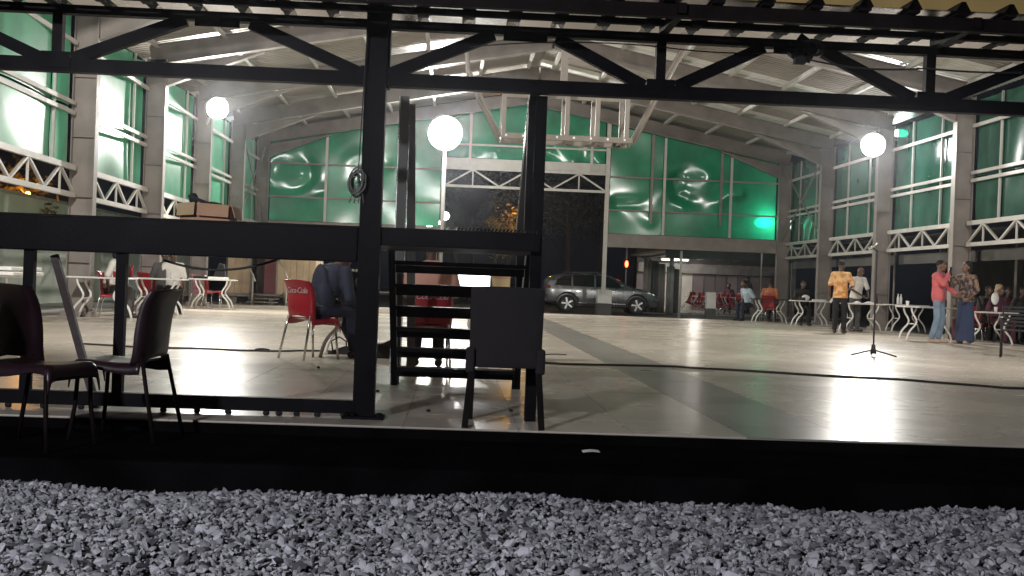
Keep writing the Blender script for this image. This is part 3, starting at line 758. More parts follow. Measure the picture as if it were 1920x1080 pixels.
# parsons chair at the slab edge, seen from behind
pc = thing('dining_chair', 'black upholstered dining chair at the slab edge in front of the stairs', 'chair', (at(945, 700, 7.3).x, 7.18, 0), R(180-1))
def rb(name, a, b_, m, bev=.015): return MB().bb(a, b_).build(name, m, pc, world=False, bevel=bev)
MB().grid(lambda u, v: ((2*v-1)*(.218+.006*u), .0+.03*u*u+(.02*(2*v-1)**2)*-1, .37+.495*u-.006*(2*v-1)**2*u), 10, 8).build('backrest', 'dark_fabric', pc, world=False, solid=.05, smooth=True, bevel=.01)
rb('seat', (-.235, -.46, .37), (.235, -.03, .475), 'dark_fabric', .03)
for sx in (-1, 1):
    rb('seat_bracket', (sx*.215-.028, -.06, .335), (sx*.215+.028, .045, .49), 'dark_fabric')
    MB().bar((sx*.205, .0, .37), (sx*.235, .03, 0), .038, .042, up=(0, 1, 0)).build('leg', 'maroon_steel', pc, world=False)
    MB().bar((sx*.20, -.42, .37), (sx*.205, -.44, 0), .038, .042, up=(0, 1, 0)).build('leg', 'maroon_steel', pc, world=False)

# ================================================================== TABLES
def s_table(label, L_, D_, m_top='white', group='white-legged tables', name='folding_table'):
    t = thing(name, label, 'table', (0, 0, 0), 0, group)
    MB().bb((-L_/2, -D_/2, .715), (L_/2, D_/2, .745)).build('table_top', m_top, t, world=False, bevel=.008)
    for sx in (-1, 1):
        for sy in (-1, 1):
            x0 = sx*(L_/2-.16); y = sy*(D_/2-.08)
            pts = []
            for i in range(15):
                u = i/14
                pts.append((x0-sx*.125*math.exp(-((u-.42)/.22)**2) + sx*.085*max(0, (u-.55)/.45)**.8, y, .715*(1-u)))
            MB().tube(pts, .021, 8).build('leg', 'white', t, smooth=True, world=False)
    for sx in (-1, 1): MB().tube([(sx*(L_/2-.28), -D_/2+.08, .36), (sx*(L_/2-.28), D_/2-.08, .36)], .012, 6).build('stretcher', 'white', t, world=False)
    return t
GT = 'white-legged tables along the hall sides'
def table_px(t, px0, px1, py, label, rz=0, Y=None):
    a = on((px0+px1)/2, py); return place(t, a.x, a.y+.28, 0, rz, label, GT)
tA = s_table('', 1.1, .6, group=GT); table_px(tA, 362, 425, 580, 'white table with pale boxes on it near the wooden kiosk')
tB = copy_tree(tA); table_px(tB, 245, 330, 591, 'white-legged table where two people in caps sit')
tC = copy_tree(tA); table_px(tC, 150, 212, 598, 'white-legged table in front of the person with a white shirt')
tD = copy_tree(tA); place(tD, -6.6, 17.5, 0, R(90), 'white-topped table seen behind the near dark chair', GT)
tE = copy_tree(tA); table_px(tE, 1485, 1560, 612, 'white table with small items between the back columns')
tF = copy_tree(tA); table_px(tF, 1588, 1650, 624, 'white-legged table where the two men lean over papers')
tG = s_table('', 1.15, .6, group=GT); table_px(tG, 1703, 1785, 640, 'white-legged table behind the man in the pink shirt')
mt = s_table('white-legged music table carrying the mixer and the laptop', 2.0, .62, 'dark_wood', 'music table', 'music_table')
del mt['group']; place(mt, -.52, 13.35, 0, 0)

# gear on the music table
def gear(name, label, cat, x, y, z=.746): return thing(name, label, cat, (x, y, z))
mx = at(655, 520, 13.3).x
g = gear('mixer', 'black audio mixer with amber lights on the music table', 'mixer', mx, 13.3)
MB().prism([(13.15, .746), (13.48, .746), (13.48, .99), (13.22, .96), (13.15, .86)], mx-.22, mx+.22, 'x').build('case', 'rubber', g)
b = MB(); b.box((mx-.09, 13.168, .925), (.12, .012, .035)); b.build('display', 'led_orange', g)
b = MB(); b.box((mx-.165, 13.142, .83), (.035, .012, .09)); b.build('display', 'led_yellow', g)
for i in range(9): MB().sphere((mx-.18+i*.045, 13.22, .975), (.012, .012, .018), 8, 6).build('knob', 'white', g)
lx = at(886, 510, 13.2).x
g = gear('laptop', 'open laptop with a bright white screen on the music table', 'laptop', lx, 13.2)
MB().bb((lx-.20, 13.0, .747), (lx+.20, 13.25, .765)).build('keyboard_base', 'car_dark', g)
MB().bar((lx, 13.26, .766), (lx, 13.33, 1.05), .43, .012, up=(0, 1, 0)).build('lid', 'car_dark', g)
MB().bar((lx, 13.25, .79), (lx, 13.318, 1.04), .405, .006, up=(0, 1, 0)).build('screen', 'screen', g)
bxx = at(938, 525, 13.4).x
g = gear('carton', 'small tan carton beside the laptop on the music table', 'carton', bxx, 13.4)
MB().bb((bxx-.11, 13.3, .747), (bxx+.11, 13.5, .95)).build('carton_body', 'card_pale', g, bevel=.006)
MB().bb((bxx-.114, 13.296, .95), (bxx+.114, 13.504, .985)).build('lid', 'card', g, bevel=.006)
# tangle of plugs and pedals under the table
g = thing('pedal', 'black foot pedal beside the keyboard player\'s feet', 'pedal', on(640, 668))
P = on(640, 664); b = MB(); b.prism([(P.x-.16, .0), (P.x+.18, 0), (P.x+.18, .05), (P.x+.05, .10), (P.x-.14, .03)], P.y-.06, P.y+.06); b.build('pedal_body', 'rubber', g)
b = MB(); b.tube([P+Vector((-.10, 0, .03)), P+Vector((-.12, 0, .15)), P+Vector((-.03, 0, .20)), P+Vector((.05, 0, .15)), P+Vector((.06, 0, .05))], .01, 6); b.build('cable', 'cable', g, smooth=True)
P = on(708, 672)
g = thing('floor_monitor', 'dark wedge floor monitor beside the main black post', 'speaker', P)
MB().prism([(P.x-.14, 0), (P.x+.14, 0), (P.x+.19, .24), (P.x+.05, .17), (P.x-.14, .14)], P.y, P.y+.3).build('cabinet', 'dark_wood', g)
MB().prism([(P.x-.12, .02), (P.x+.12, .02), (P.x+.13, .14), (P.x-.12, .12)], P.y-.012, P.y-.002).build('grille', 'rubber', g)
def floor_cable(label, px, z=.012, r=.012):
    pts = [on(a, b_) for a, b_ in px]; P_ = []
    for i in range(len(pts)-1):
        for k in range(6):
            u = k/6; q = pts[i].lerp(pts[i+1], u); P_.append(Vector((q.x, q.y+.03*math.sin(3.1*i+u*6.283*.5), z)))
    P_.append(Vector((pts[-1].x, pts[-1].y, z)))
    return tag(MB().tube(P_, r, 8).build('floor_cable', 'cable', None, smooth=True), label, 'cable', 'cables lying on the hall floor')
floor_cable('black cable snaking over the pale floor from the dining chair past the microphone stand', [(1020, 682), (1050, 684), (1150, 686), (1270, 689), (1330, 693), (1450, 700), (1600, 709), (1700, 714), (1800, 722), (1880, 729), (2000, 731)], .011, .013)
floor_cable('black cable running across the floor from the table legs to the red chair', [(150, 646), (250, 652), (330, 654), (420, 657), (470, 659), (510, 660), (560, 659), (620, 660)], .011, .011)
o = floor_cable('short black cable end lying beside the dining chair', [(1022, 666), (1045, 665), (1062, 666)], .008, .007)
b = MB(); q = on(492, 659); b.sphere((q.x, q.y, .022), (.09, .02, .018), 10, 6); tag(b.build('cable_joint', 'rubber'), 'black taped cable joint lying on the floor left of the red chair', 'cable joint')
P = on(1108, 849, -.07)
tag(MB().grid(lambda u, v: (P.x-.05+.10*u, P.y-.04+.08*v+.02*u, -.064+.006*math.sin(3*u)), 4, 4).build('paper', 'white', None, solid=.003), 'white scrap of paper on the black step', 'paper')
for px, py, lb in ((958, 772, 'between the legs of the dining chair'), (803, 772, 'midway between the main post and the dining chair'), (597, 690, 'in front of the red chair of the mixer player'), (708, 735, 'beside the foot of the stairs')):
    q = on(px, py); tag(MB().sphere((q.x, q.y, .008), (.016, .013, .011), 7, 5).build('pebble', 'rubber'), 'small dark pebble on the floor '+lb, 'pebble', 'pebbles on the hall floor')

# microphone stand
P = on(1637, 668)
ms = thing('microphone_stand', 'black microphone stand standing alone on the open floor', 'microphone stand', P)
MB().tube([P+Vector((0, 0, .08)), P+Vector((0, 0, 1.62))], .013, 10).build('pole', 'rubber', ms, smooth=True)
MB().tube([P+Vector((0, 0, .04)), P+Vector((0, 0, .18))], [.05, .025], 10).build('base_clamp', 'rubber', ms, smooth=True)
for a in (180, -20, 75): MB().tube([P+Vector((0, 0, .10)), P+Vector((.34*math.cos(R(a)), .34*math.sin(R(a)), .012))], .011, 8).build('leg', 'rubber', ms, smooth=True)
MB().tube([P+Vector((0, 0, 1.60)), P+Vector((-.10, 0, 1.68))], .012, 8).build('clip', 'rubber', ms)
tag(MB().tube([P+Vector((-.13, 0, 1.63)), P+Vector((-.02, 0, 1.71)), P+Vector((.01, 0, 1.73))], [.03, .018, .02], 10).build('microphone', 'chrome', None, smooth=True), 'microphone clipped on top of the lone stand', 'microphone', 'microphones')

# suspended white frame
SY = 20.0
sf = thing('suspended_frame', 'white steel ladder frame hung from the roof above the stairs', 'frame', at(1060, 260, SY))
def sp(px, py, dy=0): return at(px, py, SY)+Vector((0, dy, 0))
a0, a1 = sp(942, 254), sp(1180, 264); z0 = (a0.z+a1.z)/2; zt = z0+.80
for dy in (0, .7):
    bar1('rail', (a0.x-.02, SY+dy, z0), (a1.x+.05, SY+dy, z0), .09, .09, 'steel_cream', sf)
    bar1('rail', (a0.x, SY+dy, zt), (a1.x+.05, SY+dy, zt), .07, .07, 'steel_cream', sf)
    for p in (944, 1063, 1120, 1175):
        x = at(p, 240, SY).x; bar1('post', (x, SY+dy, z0+.046), (x, SY+dy, zt-.036), .075, .075, 'steel_cream', sf, up=(0, 1, 0))
    MB().tube([(a0.x-.04, SY+dy, z0-.02), (a0.x-.62, SY+dy, z0+1.1), (a0.x-.75, SY+dy, z0+2.6)], .03, 8).build('hanger', 'steel_cream', sf, smooth=True)
    MB().tube([(a1.x+.09, SY+dy, z0-.02), (a1.x+.55, SY+dy, z0+.95), (a1.x+1.1, SY+dy, z0+2.0)], .03, 8).build('hanger', 'steel_cream', sf, smooth=True)
x = at(1063, 100, SY).x; bar1('drop_post', (x, SY+.35, zt), (x, SY+.35, roofz(x)+.2), .12, .12, 'steel_cream', sf, up=(0, 1, 0))
for p in (944, 1063, 1120, 1175):
    x = at(p, 240, SY).x; bar1('spacer', (x, SY+.047, z0-.02), (x, SY+.65, z0-.02), .05, .05, 'steel_cream', sf)
for i in range(8):
    x = a0.x+.06+i*.29; MB().box((x, SY-.05, z0+.005), (.035, .012, .035)).build('clip', 'white', sf)

# ================================================================== PEOPLE
def remesh(b, vox, name, m, parent, smooth_it=5):
    me = bpy.data.meshes.new('t'); me.from_pydata([tuple(v) for v in b.v], [], b.f); me.update()
    bm = bmesh.new(); bm.from_mesh(me); bmesh.ops.recalc_face_normals(bm, faces=bm.faces); bm.to_mesh(me); bm.free()
    o = bpy.data.objects.new('t', me); COL.objects.link(o)
    md = o.modifiers.new('r', 'REMESH'); md.mode = 'VOXEL'; md.voxel_size = vox
    md = o.modifiers.new('s', 'SMOOTH'); md.factor = .5; md.iterations = smooth_it
    dg = bpy.context.evaluated_depsgraph_get(); dg.update()
    nm = bpy.data.meshes.new_from_object(o.evaluated_get(dg)); nm.name = name
    bpy.data.objects.remove(o); bpy.data.meshes.remove(me)
    nm.materials.clear(); nm.materials.append(MT[m] if isinstance(m, str) else m)
    nm.polygons.foreach_set('use_smooth', [True]*len(nm.polygons))
    r = bpy.data.objects.new(name, nm); COL.objects.link(r); r.parent = parent
    return r
def cap(b, p, q, r0, r1):
    p, q = Vector(p), Vector(q); b.tube([p, q], [r0, r1], 12); b.sphere(p, r0, 12, 8); b.sphere(q, r1, 12, 8)
def V(*a): return Vector(a)
def hand(b, w, d, n, curl=.5, s=1.0):
    """palm, four fingers and thumb; d along the forearm, n the way the palm faces"""
    d = d.normalized(); n = (n-d*n.dot(d)).normalized(); sd = d.cross(n).normalized()
    q = Matrix((sd, n, d)).transposed()
    b.sphere(w+d*.05, (.040*s, .017*s, .052*s), 10, 8, q)
    for k, ln in enumerate((.072, .080, .074, .058)):
        base = w+d*.088+sd*(.030-.020*k)
        m1 = base+(d*math.cos(curl*.7)+n*math.sin(curl*.7))*ln*.5*s
        t1 = m1+(d*math.cos(curl*1.9)+n*math.sin(curl*1.9))*ln*.5*s
        cap(b, base, m1, .0095, .009); cap(b, m1, t1, .009, .0075)
    tb = w+d*.03+sd*.032; m1 = tb+(sd*.7+d*.6+n*.35).normalized()*.038; cap(b, tb, m1, .012, .010); cap(b, m1, m1+(d*.8+n*.6).normalized()*.03, .010, .008)
def person(label, loc, rz, skin='skin', top='white_cloth', bottom='black_cloth', seated=False, arms=None, lean=0, head_turn=0, head_tilt=0, feet=None,
           sleeve=.45, skirt=False, hair=True, hair_m='hair', cap_m=None, shoes='shoe', group=None, scale=1.0, detail=True, slim=1.0, shirt_len=0, long_hair=False, jacket=None):
    t = thing('person', label, 'person', loc, rz, group); t.scale = (scale,)*3
    dz = -.37 if seated else 0
    hipz = .90+dz
    if seated:
        legs = {s: [V(s*.09, 0, hipz), V(s*.11, -.42, hipz-.01), V(s*.12, -.40, .09)] for s in (-1, 1)}
    else:
        legs = {s: [V(s*.085, 0, hipz), V(s*.095, -.015, .49), V(s*.10, .015, .09)] for s in (-1, 1)}
    if feet:
        for s, (k, a) in feet.items(): legs[s][1] = V(*k); legs[s][2] = V(*a)
    c, s_ = math.cos(lean), math.sin(lean)
    def up(p):   # upper-body point, leaned forward (towards -y) about the hips
        p = V(*p); y, z = p.y, p.z-.90
        return V(p.x, y*c - z*s_, z*c + y*s_ + hipz)
    sh = {k: up((k*.175*slim, .0, 1.395)) for k in (-1, 1)}
    A = {}
    for k in (-1, 1):
        el, wr = (arms or {}).get(k, ((k*.25, .03, 1.13), (k*.25, -.06, .90)))
        A[k] = (sh[k], up(el), up(wr))
    body = MB()
    hc = up((0, -.03, 1.60)); Hr = Matrix.Rotation(head_turn, 3, 'Z') @ Matrix.Rotation(lean*.6+head_tilt, 3, 'X')
    def hp(x, y, z): return hc + Hr @ V(x, y, z)
    body.sphere(hc+Hr @ V(0, .005, .02), (.076, .096, .098), 16, 12, Hr); body.sphere(hp(0, -.03, -.055), (.055, .062, .062), 14, 10, Hr)
    body.sphere(hp(0, -.10, -.012), (.014, .020, .024), 8, 6, Hr); body.sphere(hp(0, -.087, -.062), (.026, .012, .010), 8, 6, Hr)
    body.sphere(hp(0, -.083, .022), (.05, .014, .010), 8, 6, Hr)
    for k in (-1, 1): body.sphere(hp(k*.078, .01, -.005), (.012, .022, .032), 8, 6, Hr)
    cap(body, up((0, .01, 1.43)), hp(0, .02, -.06), .056, .052)
    body.sphere(up((0, 0, 1.29)), (.15*slim, .095, .19), 14, 10); body.sphere(up((0, 0, 1.08)), (.13*slim, .09, .17), 14, 10); body.sphere(up((0, 0, .95)), (.145*slim, .10, .12), 14, 10)
    cap(body, sh[-1], sh[1], .06, .06)
    for k in (-1, 1):
        a, e, w = A[k]
        cap(body, a, e, .047, .038); cap(body, e, w, .036, .025)
        hand(body, w, (w-e), V(-k, -.2, 0) if not seated else V(0, 0, -1), .6)
        h, kn, an = legs[k]
        cap(body, h, kn, .072, .05); cap(body, kn, an, .048, .035)
        f = Vector((0, -1, 0)); cap(body, an+V(0, .02, -.045), an+V(k*.02, -.15, -.058), .036, .028)
    bo = remesh(body, .0105 if detail else .016, 'body', skin, t, 3)
    # eyes
    for k in (-1, 1):
        MB().sphere(hp(k*.030, -.083, .006), (.011, .008, .008), 8, 6).build('eye', 'eye', t, world=False, smooth=True)
    # shirt
    b = MB(); g = .018
    b.sphere(up((0, 0, 1.29)), (.168*slim, .114, .185), 14, 10)
    hem = .885-shirt_len; n = 20; rg = []
    for z_, wx_, wy_ in ((hem, .178, .135), (.95, .172, .13), (1.08, .16, .118), (1.2, .165, .118), (1.34, .17, .11)):
        rg.append([up((wx_*slim*math.cos(6.2832*q/n), wy_*math.sin(6.2832*q/n), z_)) for q in range(n)])
    b.add([v for r_ in rg for v in r_], [(i*n+j, i*n+(j+1) % n, (i+1)*n+(j+1) % n, (i+1)*n+j) for i in range(4) for j in range(n)]+[tuple(range(n-1, -1, -1)), tuple(4*n+j for j in range(n))])
    cap(b, sh[-1]+V(0, 0, .0), sh[1], .064, .064); b.sphere(up((0, .005, 1.40)), (.12, .085, .085), 12, 8)
    for k in (-1, 1):
        a, e, w = A[k]
        if sleeve <= .5: cap(b, a, a.lerp(e, sleeve*2), .062, .062)
        else: cap(b, a, e, .061, .053); cap(b, e, e.lerp(w, (sleeve-.5)*2), .054, .044)
    so = remesh(b, .015, 'shirt', top, t, 4)
    if jacket:
        b = MB()
        for k in (-1, 1):
            b.sphere(up((k*.085*slim, .0, 1.27)), (.105*slim, .128, .19), 12, 10); b.sphere(up((k*.085*slim, .0, 1.0)), (.105*slim, .13, .22), 12, 10)
            a, e, w = A[k]; cap(b, a, e, .073, .06); cap(b, e, e.lerp(w, .85), .058, .047)
        cap(b, up((-.1, .06, 1.38)), up((.1, .06, 1.38)), .07, .07); b.sphere(up((0, .07, 1.1)), (.13, .07, .3), 12, 10)
        remesh(b, .015, 'jacket', jacket, t, 4)
    b = MB()
    if skirt:
        b.sphere(V(0, 0, hipz+.06), (.165*slim, .125, .14), 14, 10)
        n = 20; rings = []
        for i in range(6):
            u = i/5; z = hipz+.1-(hipz+.06)*u
            rings.append([V((.165+.035*u+.012*math.sin(5*a_*6.28/n+1)*u)*slim*math.cos(6.2832*a_/n), (.125+.05*u+.012*math.sin(7*a_*6.28/n)*u)*math.sin(6.2832*a_/n), z) for a_ in range(n)])
        vs = [v for r_ in rings for v in r_]
        b.add(vs, [(i*n+j, i*n+(j+1) % n, (i+1)*n+(j+1) % n, (i+1)*n+j) for i in range(5) for j in range(n)]+[tuple(range(n-1, -1, -1)), tuple(5*n+j for j in range(n))])
        remesh(b, .018, 'skirt', bottom, t, 4)
    else:
        b.sphere(V(0, 0, hipz+.04), (.155*slim, .118, .13), 14, 10)
        for k in (-1, 1):
            h, kn, an = legs[k]; cap(b, h, kn, .088*slim, .072); cap(b, kn, an+V(0, 0, .03), .070, .062)
        remesh(b, .016, 'trousers', bottom, t, 4)
    for k in (-1, 1):
        b = MB(); an = legs[k][2]; cap(b, an+V(0, .035, -.042), an+V(k*.02, -.16, -.05), .046, .040)
        remesh(b, .014, 'shoe', shoes, t, 3)
    if hair:
        b = MB(); b.sphere(hp(0, .022, .045), (.083, .094, .083), 14, 10, Hr)
        if long_hair:
            b.sphere(hp(0, .06, -.02), (.10, .085, .12), 14, 10, Hr); b.sphere(hp(0, .05, .09), (.09, .09, .06), 12, 8, Hr)
        remesh(b, .014, 'hair', hair_m, t, 2)
    if cap_m:
        b = MB(); b.sphere(hp(0, .01, .06), (.09, .105, .075), 14, 10, Hr); b.sphere(hp(0, -.11, .045), (.06, .06, .010), 12, 6, Hr); remesh(b, .012, 'cap', cap_m, t, 2)
    return t

# --- four people standing on the right
P = on(1573, 625)
person('man in orange printed shirt seen from behind beside the papers table', P, R(180-28), 'skin', 'orange_print', 'black_cloth', sleeve=.42, shirt_len=.05, head_turn=R(-25), head_tilt=.15,
       arms={-1: ((-.27, -.10, 1.14), (-.10, -.34, 1.02)), 1: ((.25, .02, 1.12), (.27, -.10, .88))}, feet={-1: ((-.10, -.02, .49), (-.10, 0, .09)), 1: ((.10, .0, .49), (.10, .03, .09))}, scale=1.03)
tag(MB().box(on(1556, 624)+V(0, -.05, .80), (.06, .012, .13), Matrix.Rotation(.6, 3, 'Y')).build('phone', 'white', None, bevel=.004), 'white phone held low by the man in the orange shirt', 'phone')
P = on(1606, 622)
person('bald man in white shirt leaning over the papers on the table', P+V(0, .18, 0), R(18), 'skin', 'white_cloth', 'grey_cloth', sleeve=.42, hair=False, lean=.22, head_turn=R(15), head_tilt=.35,
       arms={-1: ((-.26, -.10, 1.14), (-.06, -.34, 1.02)), 1: ((.27, -.10, 1.14), (.12, -.36, 1.02))}, scale=.99)
P2 = tF.location
for dx, dy, w_, lb in ((-.12, -.08, .20, 'folded white cloth on the table where two men lean over'), (.20, -.05, .30, 'stack of white papers on the table where two men lean over')):
    tag(MB().grid(lambda u, v: (P2.x+dx+w_*(u-.5), P2.y+dy+.16*(v-.5), .75+.05*math.sin(math.pi*u)*math.sin(math.pi*v)), 6, 6).build('paper', 'white', None, solid=.004), lb, 'paper')
P = on(1757, 643)
person('man in pink jacket and jeans singing into a microphone', P, R(48), 'skin2', 'mauve', 'jeans', sleeve=.3, head_turn=R(12), jacket='pink', hair_m='hair', shoes='shoe_light',
       arms={-1: ((-.23, -.17, 1.22), (-.03, -.20, 1.46)), 1: ((.26, -.13, 1.13), (.23, -.28, 1.03))}, feet={-1: ((-.13, -.03, .49), (-.19, .05, .09)), 1: ((.12, -.05, .49), (.13, .02, .09))}, scale=1.01)
h = P+Matrix.Rotation(R(48), 3, 'Z') @ V(-.02, -.24, 1.51)
tag(MB().tube([h+V(.0, -.02, -.10), h, h+V(-.01, -.01, .05), h+V(-.01, -.01, .085)], [.012, .014, .024, .018], 10).build('microphone', 'rubber', None, smooth=True), 'black microphone held to the mouth of the man in pink', 'microphone', 'microphones')
P = on(1808, 645)
person('woman in flowery blouse and long navy skirt facing the man in pink', P, R(-62), 'skin2', 'floral', 'navy_skirt', sleeve=.75, skirt=True, long_hair=True, head_turn=R(-10), shoes='shoe_light', slim=1.06,
       arms={-1: ((-.27, -.16, 1.16), (-.12, -.34, 1.34)), 1: ((.29, -.02, 1.14), (.26, -.18, .98))}, scale=1.0)
h = P+Matrix.Rotation(R(-62), 3, 'Z') @ V(-.08, -.36, 1.42)
tag(MB().tube([h+V(.06, -.0, -.06), h, h+V(-.05, 0, .04), h+V(-.08, 0, .065)], [.012, .014, .024, .018], 10).build('microphone', 'rubber', None, smooth=True), 'black microphone held out by the woman in the flowery blouse', 'microphone', 'microphones')

# --- seated players
person('seated person in navy jacket and trousers bent over the mixer', (RC1[0]+.04, RC1[1]+.06, 0), R(180-42), 'skin', 'teal_stripe', 'navy', seated=True, lean=.55, slim=.95,
       feet={-1: ((-.12, -.42, .52), (-.14, -.44, .09)), 1: ((.12, -.44, .51), (.16, -.74, .10))},
       arms={-1: ((-.26, -.14, 1.14), (-.14, -.40, 1.20)), 1: ((.26, -.14, 1.14), (.14, -.40, 1.20))}, shoes='shoe', jacket='navy', shirt_len=.0)
person('seated person in salmon shirt behind the stair treads', (RC2[0], RC2[1]+.05, 0), R(184), 'skin', 'salmon', 'black_cloth', seated=True, lean=.12, sleeve=.45,
       arms={-1: ((-.27, -.12, 1.14), (-.16, -.42, 1.12)), 1: ((.27, -.12, 1.14), (.16, -.42, 1.12))}, slim=1.08)

# --- people at the left tables
GS = 'people seated around the hall'
P = at(205, 560, 22.1); person('person in white shirt sitting at the first left table', (P.x-.05, 22.15, 0), R(95), 'skin', 'white_cloth', 'grey_cloth', seated=True, lean=.25, detail=False, group=GS, long_hair=True)
for px, lb, tp, cm in ((304, 'person in pale top and dark cap sitting at the second left table', 'grey_cloth', 'navy'), (320, 'person in white top and black cap sitting at the second left table', 'white_cloth', 'rubber')):
    P = at(px, 560, 25.3); person(lb, (P.x, 25.4, 0), R(20), 'skin', tp, 'black_cloth', seated=True, lean=.1, detail=False, group=GS, cap_m=cm)
    red(P.x, 25.42, 20, 'red plastic chair of the '+lb.split(' sitting')[0])
red(at(282, 540, 26.5).x, 26.5, 150, 'empty red plastic chair between the second left table and the wall')
red(at(402, 540, 30.5).x, 30.3, 95, 'red plastic chair tucked behind the table with pale boxes')
pch = copy_tree(rch2); place(pch, at(378, 540, 30.4).x, 30.4, 0, R(80), 'mauve plastic chair tucked behind the table with pale boxes')
for ch in pch.children:
    if ch.name.startswith(('seat', 'backrest')) and not ch.name.startswith('seat_frame'):
        ch.data = ch.data.copy(); ch.data.materials[0] = MT['mauve']
P = tA.location
tag(MB().bb((P.x-.1, P.y-.15, .746), (P.x+.35, P.y+.15, .80)).build('tray', 'white', None, bevel=.01), 'flat white tray on the table near the wooden kiosk', 'tray')
tag(MB().prism([(P.x-.02, .801), (P.x+.28, .801), (P.x+.24, 1.12), (P.x+.12, 1.14)], P.y+.02, P.y+.2).build('black_bag', 'rubber', None, bevel=.01), 'slumped black bag on the white tray near the kiosk', 'bag')
tag(MB().bb((P.x-.48, P.y-.1, .746), (P.x-.14, P.y+.12, .81)).build('folded_cloth', 'black_cloth', None, bevel=.015), 'folded black cloth on the table near the kiosk', 'cloth')
for k, (px, lb, c_) in enumerate(((242, 'dark bottle on the second left table beside the leg', 'dark_wood'), (247, 'red can on the second left table', 'red'))):
    q = at(px, 520, tB.location.y); tag(MB().tube([(q.x, q.y, .746), (q.x, q.y, .88), (q.x, q.y, .93), (q.x, q.y, .98)], [.035, .035, .014, .014] if k == 0 else [.033, .033, .03, .028][:4], 10).build('bottle' if k == 0 else 'can', c_, None, smooth=True), lb, 'bottle' if k == 0 else 'can')
q = tD.location
for k in range(2): tag(MB().bb((q.x-.36+.02*k, q.y-.62, .747+.072*k), (q.x+.40-.03*k, q.y+.62, .80+.072*k)).build('white_board', 'white', None, bevel=.008), ['thick white board lying on the table behind the near dark chair', 'upper white board of the two behind the near dark chair'][k], 'board')
# --- crowd sitting at the far right
for i, (px, Y, rz, tp, bt, hm, lb) in enumerate((
        (1822, 26.2, -60, 'black_cloth', 'plum', 'hair', 'person in black sitting behind the woman in the flowery blouse'),
        (1848, 27.0, 10, 'grey_cloth', 'black_cloth', 'hair', 'person in grey sitting in the right hand crowd beside the red chair'),
        (1868, 25.8, 20, 'plum', 'plum', 'tan', 'person with tan headscarf sitting in the crowd on the right'),
        (1890, 27.5, -15, 'plum', 'black_cloth', 'hair', 'person in plum sitting behind the person with tan headscarf'),
        (1915, 26.6, 0, 'grey_cloth', 'navy', 'hair', 'person in grey sitting at the right picture edge'))):
    P = at(px, 560, Y); person(lb, (P.x, Y, -.06), R(rz), 'skin', tp, bt, seated=True, lean=.12, detail=False, group=GS, hair_m=hm, long_hair=(i == 2))
    if i in (0, 1): red(P.x, Y+.02, rz if i else 175, 'red plastic chair turned away in the crowd on the right' if i == 0 else 'red plastic chair of the person in grey on the right', -.06)
P = at(1868, 555, 25.4); tag(MB().sphere((P.x, 25.45, .98), (.09, .05, .14), 10, 8).build('white_bag', 'white', None, smooth=True), 'white bag held up in the seated crowd on the right', 'bag')
P = at(1848, 600, 25.2)
tK = copy_tree(tA); place(tK, P.x, 25.1, -.06, 0, 'low white-legged table in front of the right hand crowd', GT)
# person sitting in the gap between the back columns and the things on that table
P = tE.location
person('person in black sitting behind the table between the back columns', (P.x-.1, P.y+.55, 0), R(0), 'skin', 'black_cloth', 'black_cloth', seated=True, lean=.2, detail=False, group=GS)
tag(MB().sphere((P.x-.15, P.y-.05, .83), (.12, .08, .085), 10, 8).build('white_bag', 'white', None), 'crumpled white bag on the table between the back columns', 'bag')
tag(MB().bb((P.x+.08, P.y-.15, .746), (P.x+.45, P.y+.1, .79)).build('tray', 'white', None, bevel=.01), 'flat white tray on the table between the back columns', 'tray')
tag(MB().bb((P.x-.35, P.y-.2, .746), (P.x-.2, P.y, .84)).build('carton', 'rubber', None, bevel=.01), 'small black carton on the table between the back columns', 'carton')
for dx, dz_, lb in ((.18, .0, 'clear bottle standing on the singers table'), (.26, .0, 'tall white bottle standing on the singers table')):
    q = V(at(1684, 560, 31.5).x-.18, 31.5, 0); tag(MB().tube([(q.x+dx, q.y, .75), (q.x+dx, q.y, .92), (q.x+dx, q.y, .98), (q.x+dx, q.y, 1.03)], [.035, .035, .014, .016], 10).build('bottle', 'white', None, smooth=True), lb, 'bottle')
tH = copy_tree(tA); q = tG.location; place(tH, at(1700, 560, 31.6).x, 31.6, 0, 0, 'table with two bottles beside the right hand column', GT)

GBt = 'bottles and cups on the tables'
for tt_, dx, dy, kind, cm, lb in ((tF, .42, .05, 'bottle', 'dark_wood', 'dark bottle at the column end of the papers table'), (tG, -.38, .1, 'cup', 'white', 'white cup at the near end of the singers table'),
        (tG, .40, -.05, 'bottle', 'dark_wood', 'dark bottle behind the man in pink on the singers table'), (tE, -.42, .1, 'bottle', 'leaf', 'dark green bottle on the table between the back columns'),
        (tK, -.2, .05, 'bottle', 'dark_wood', 'dark bottle on the low table of the crowd'), (tK, .15, -.05, 'cup', 'white', 'white cup on the low table of the crowd'), (tC, .2, .05, 'cup', 'red', 'red cup on the first left table'),
        (tB, .3, -.1, 'cup', 'white', 'white cup at the far end of the second left table')):
    q = tt_.location+V(dx, dy, .746)
    pts, rr_ = ([0, .15, .20, .26], [.034, .034, .014, .015]) if kind == 'bottle' else ([0, .04, .08, .11], [.028, .032, .036, .039])
    tag(MB().tube([q+V(0, 0, a) for a in pts], rr_, 10).build(kind, cm, None, smooth=True), lb, kind, GBt)

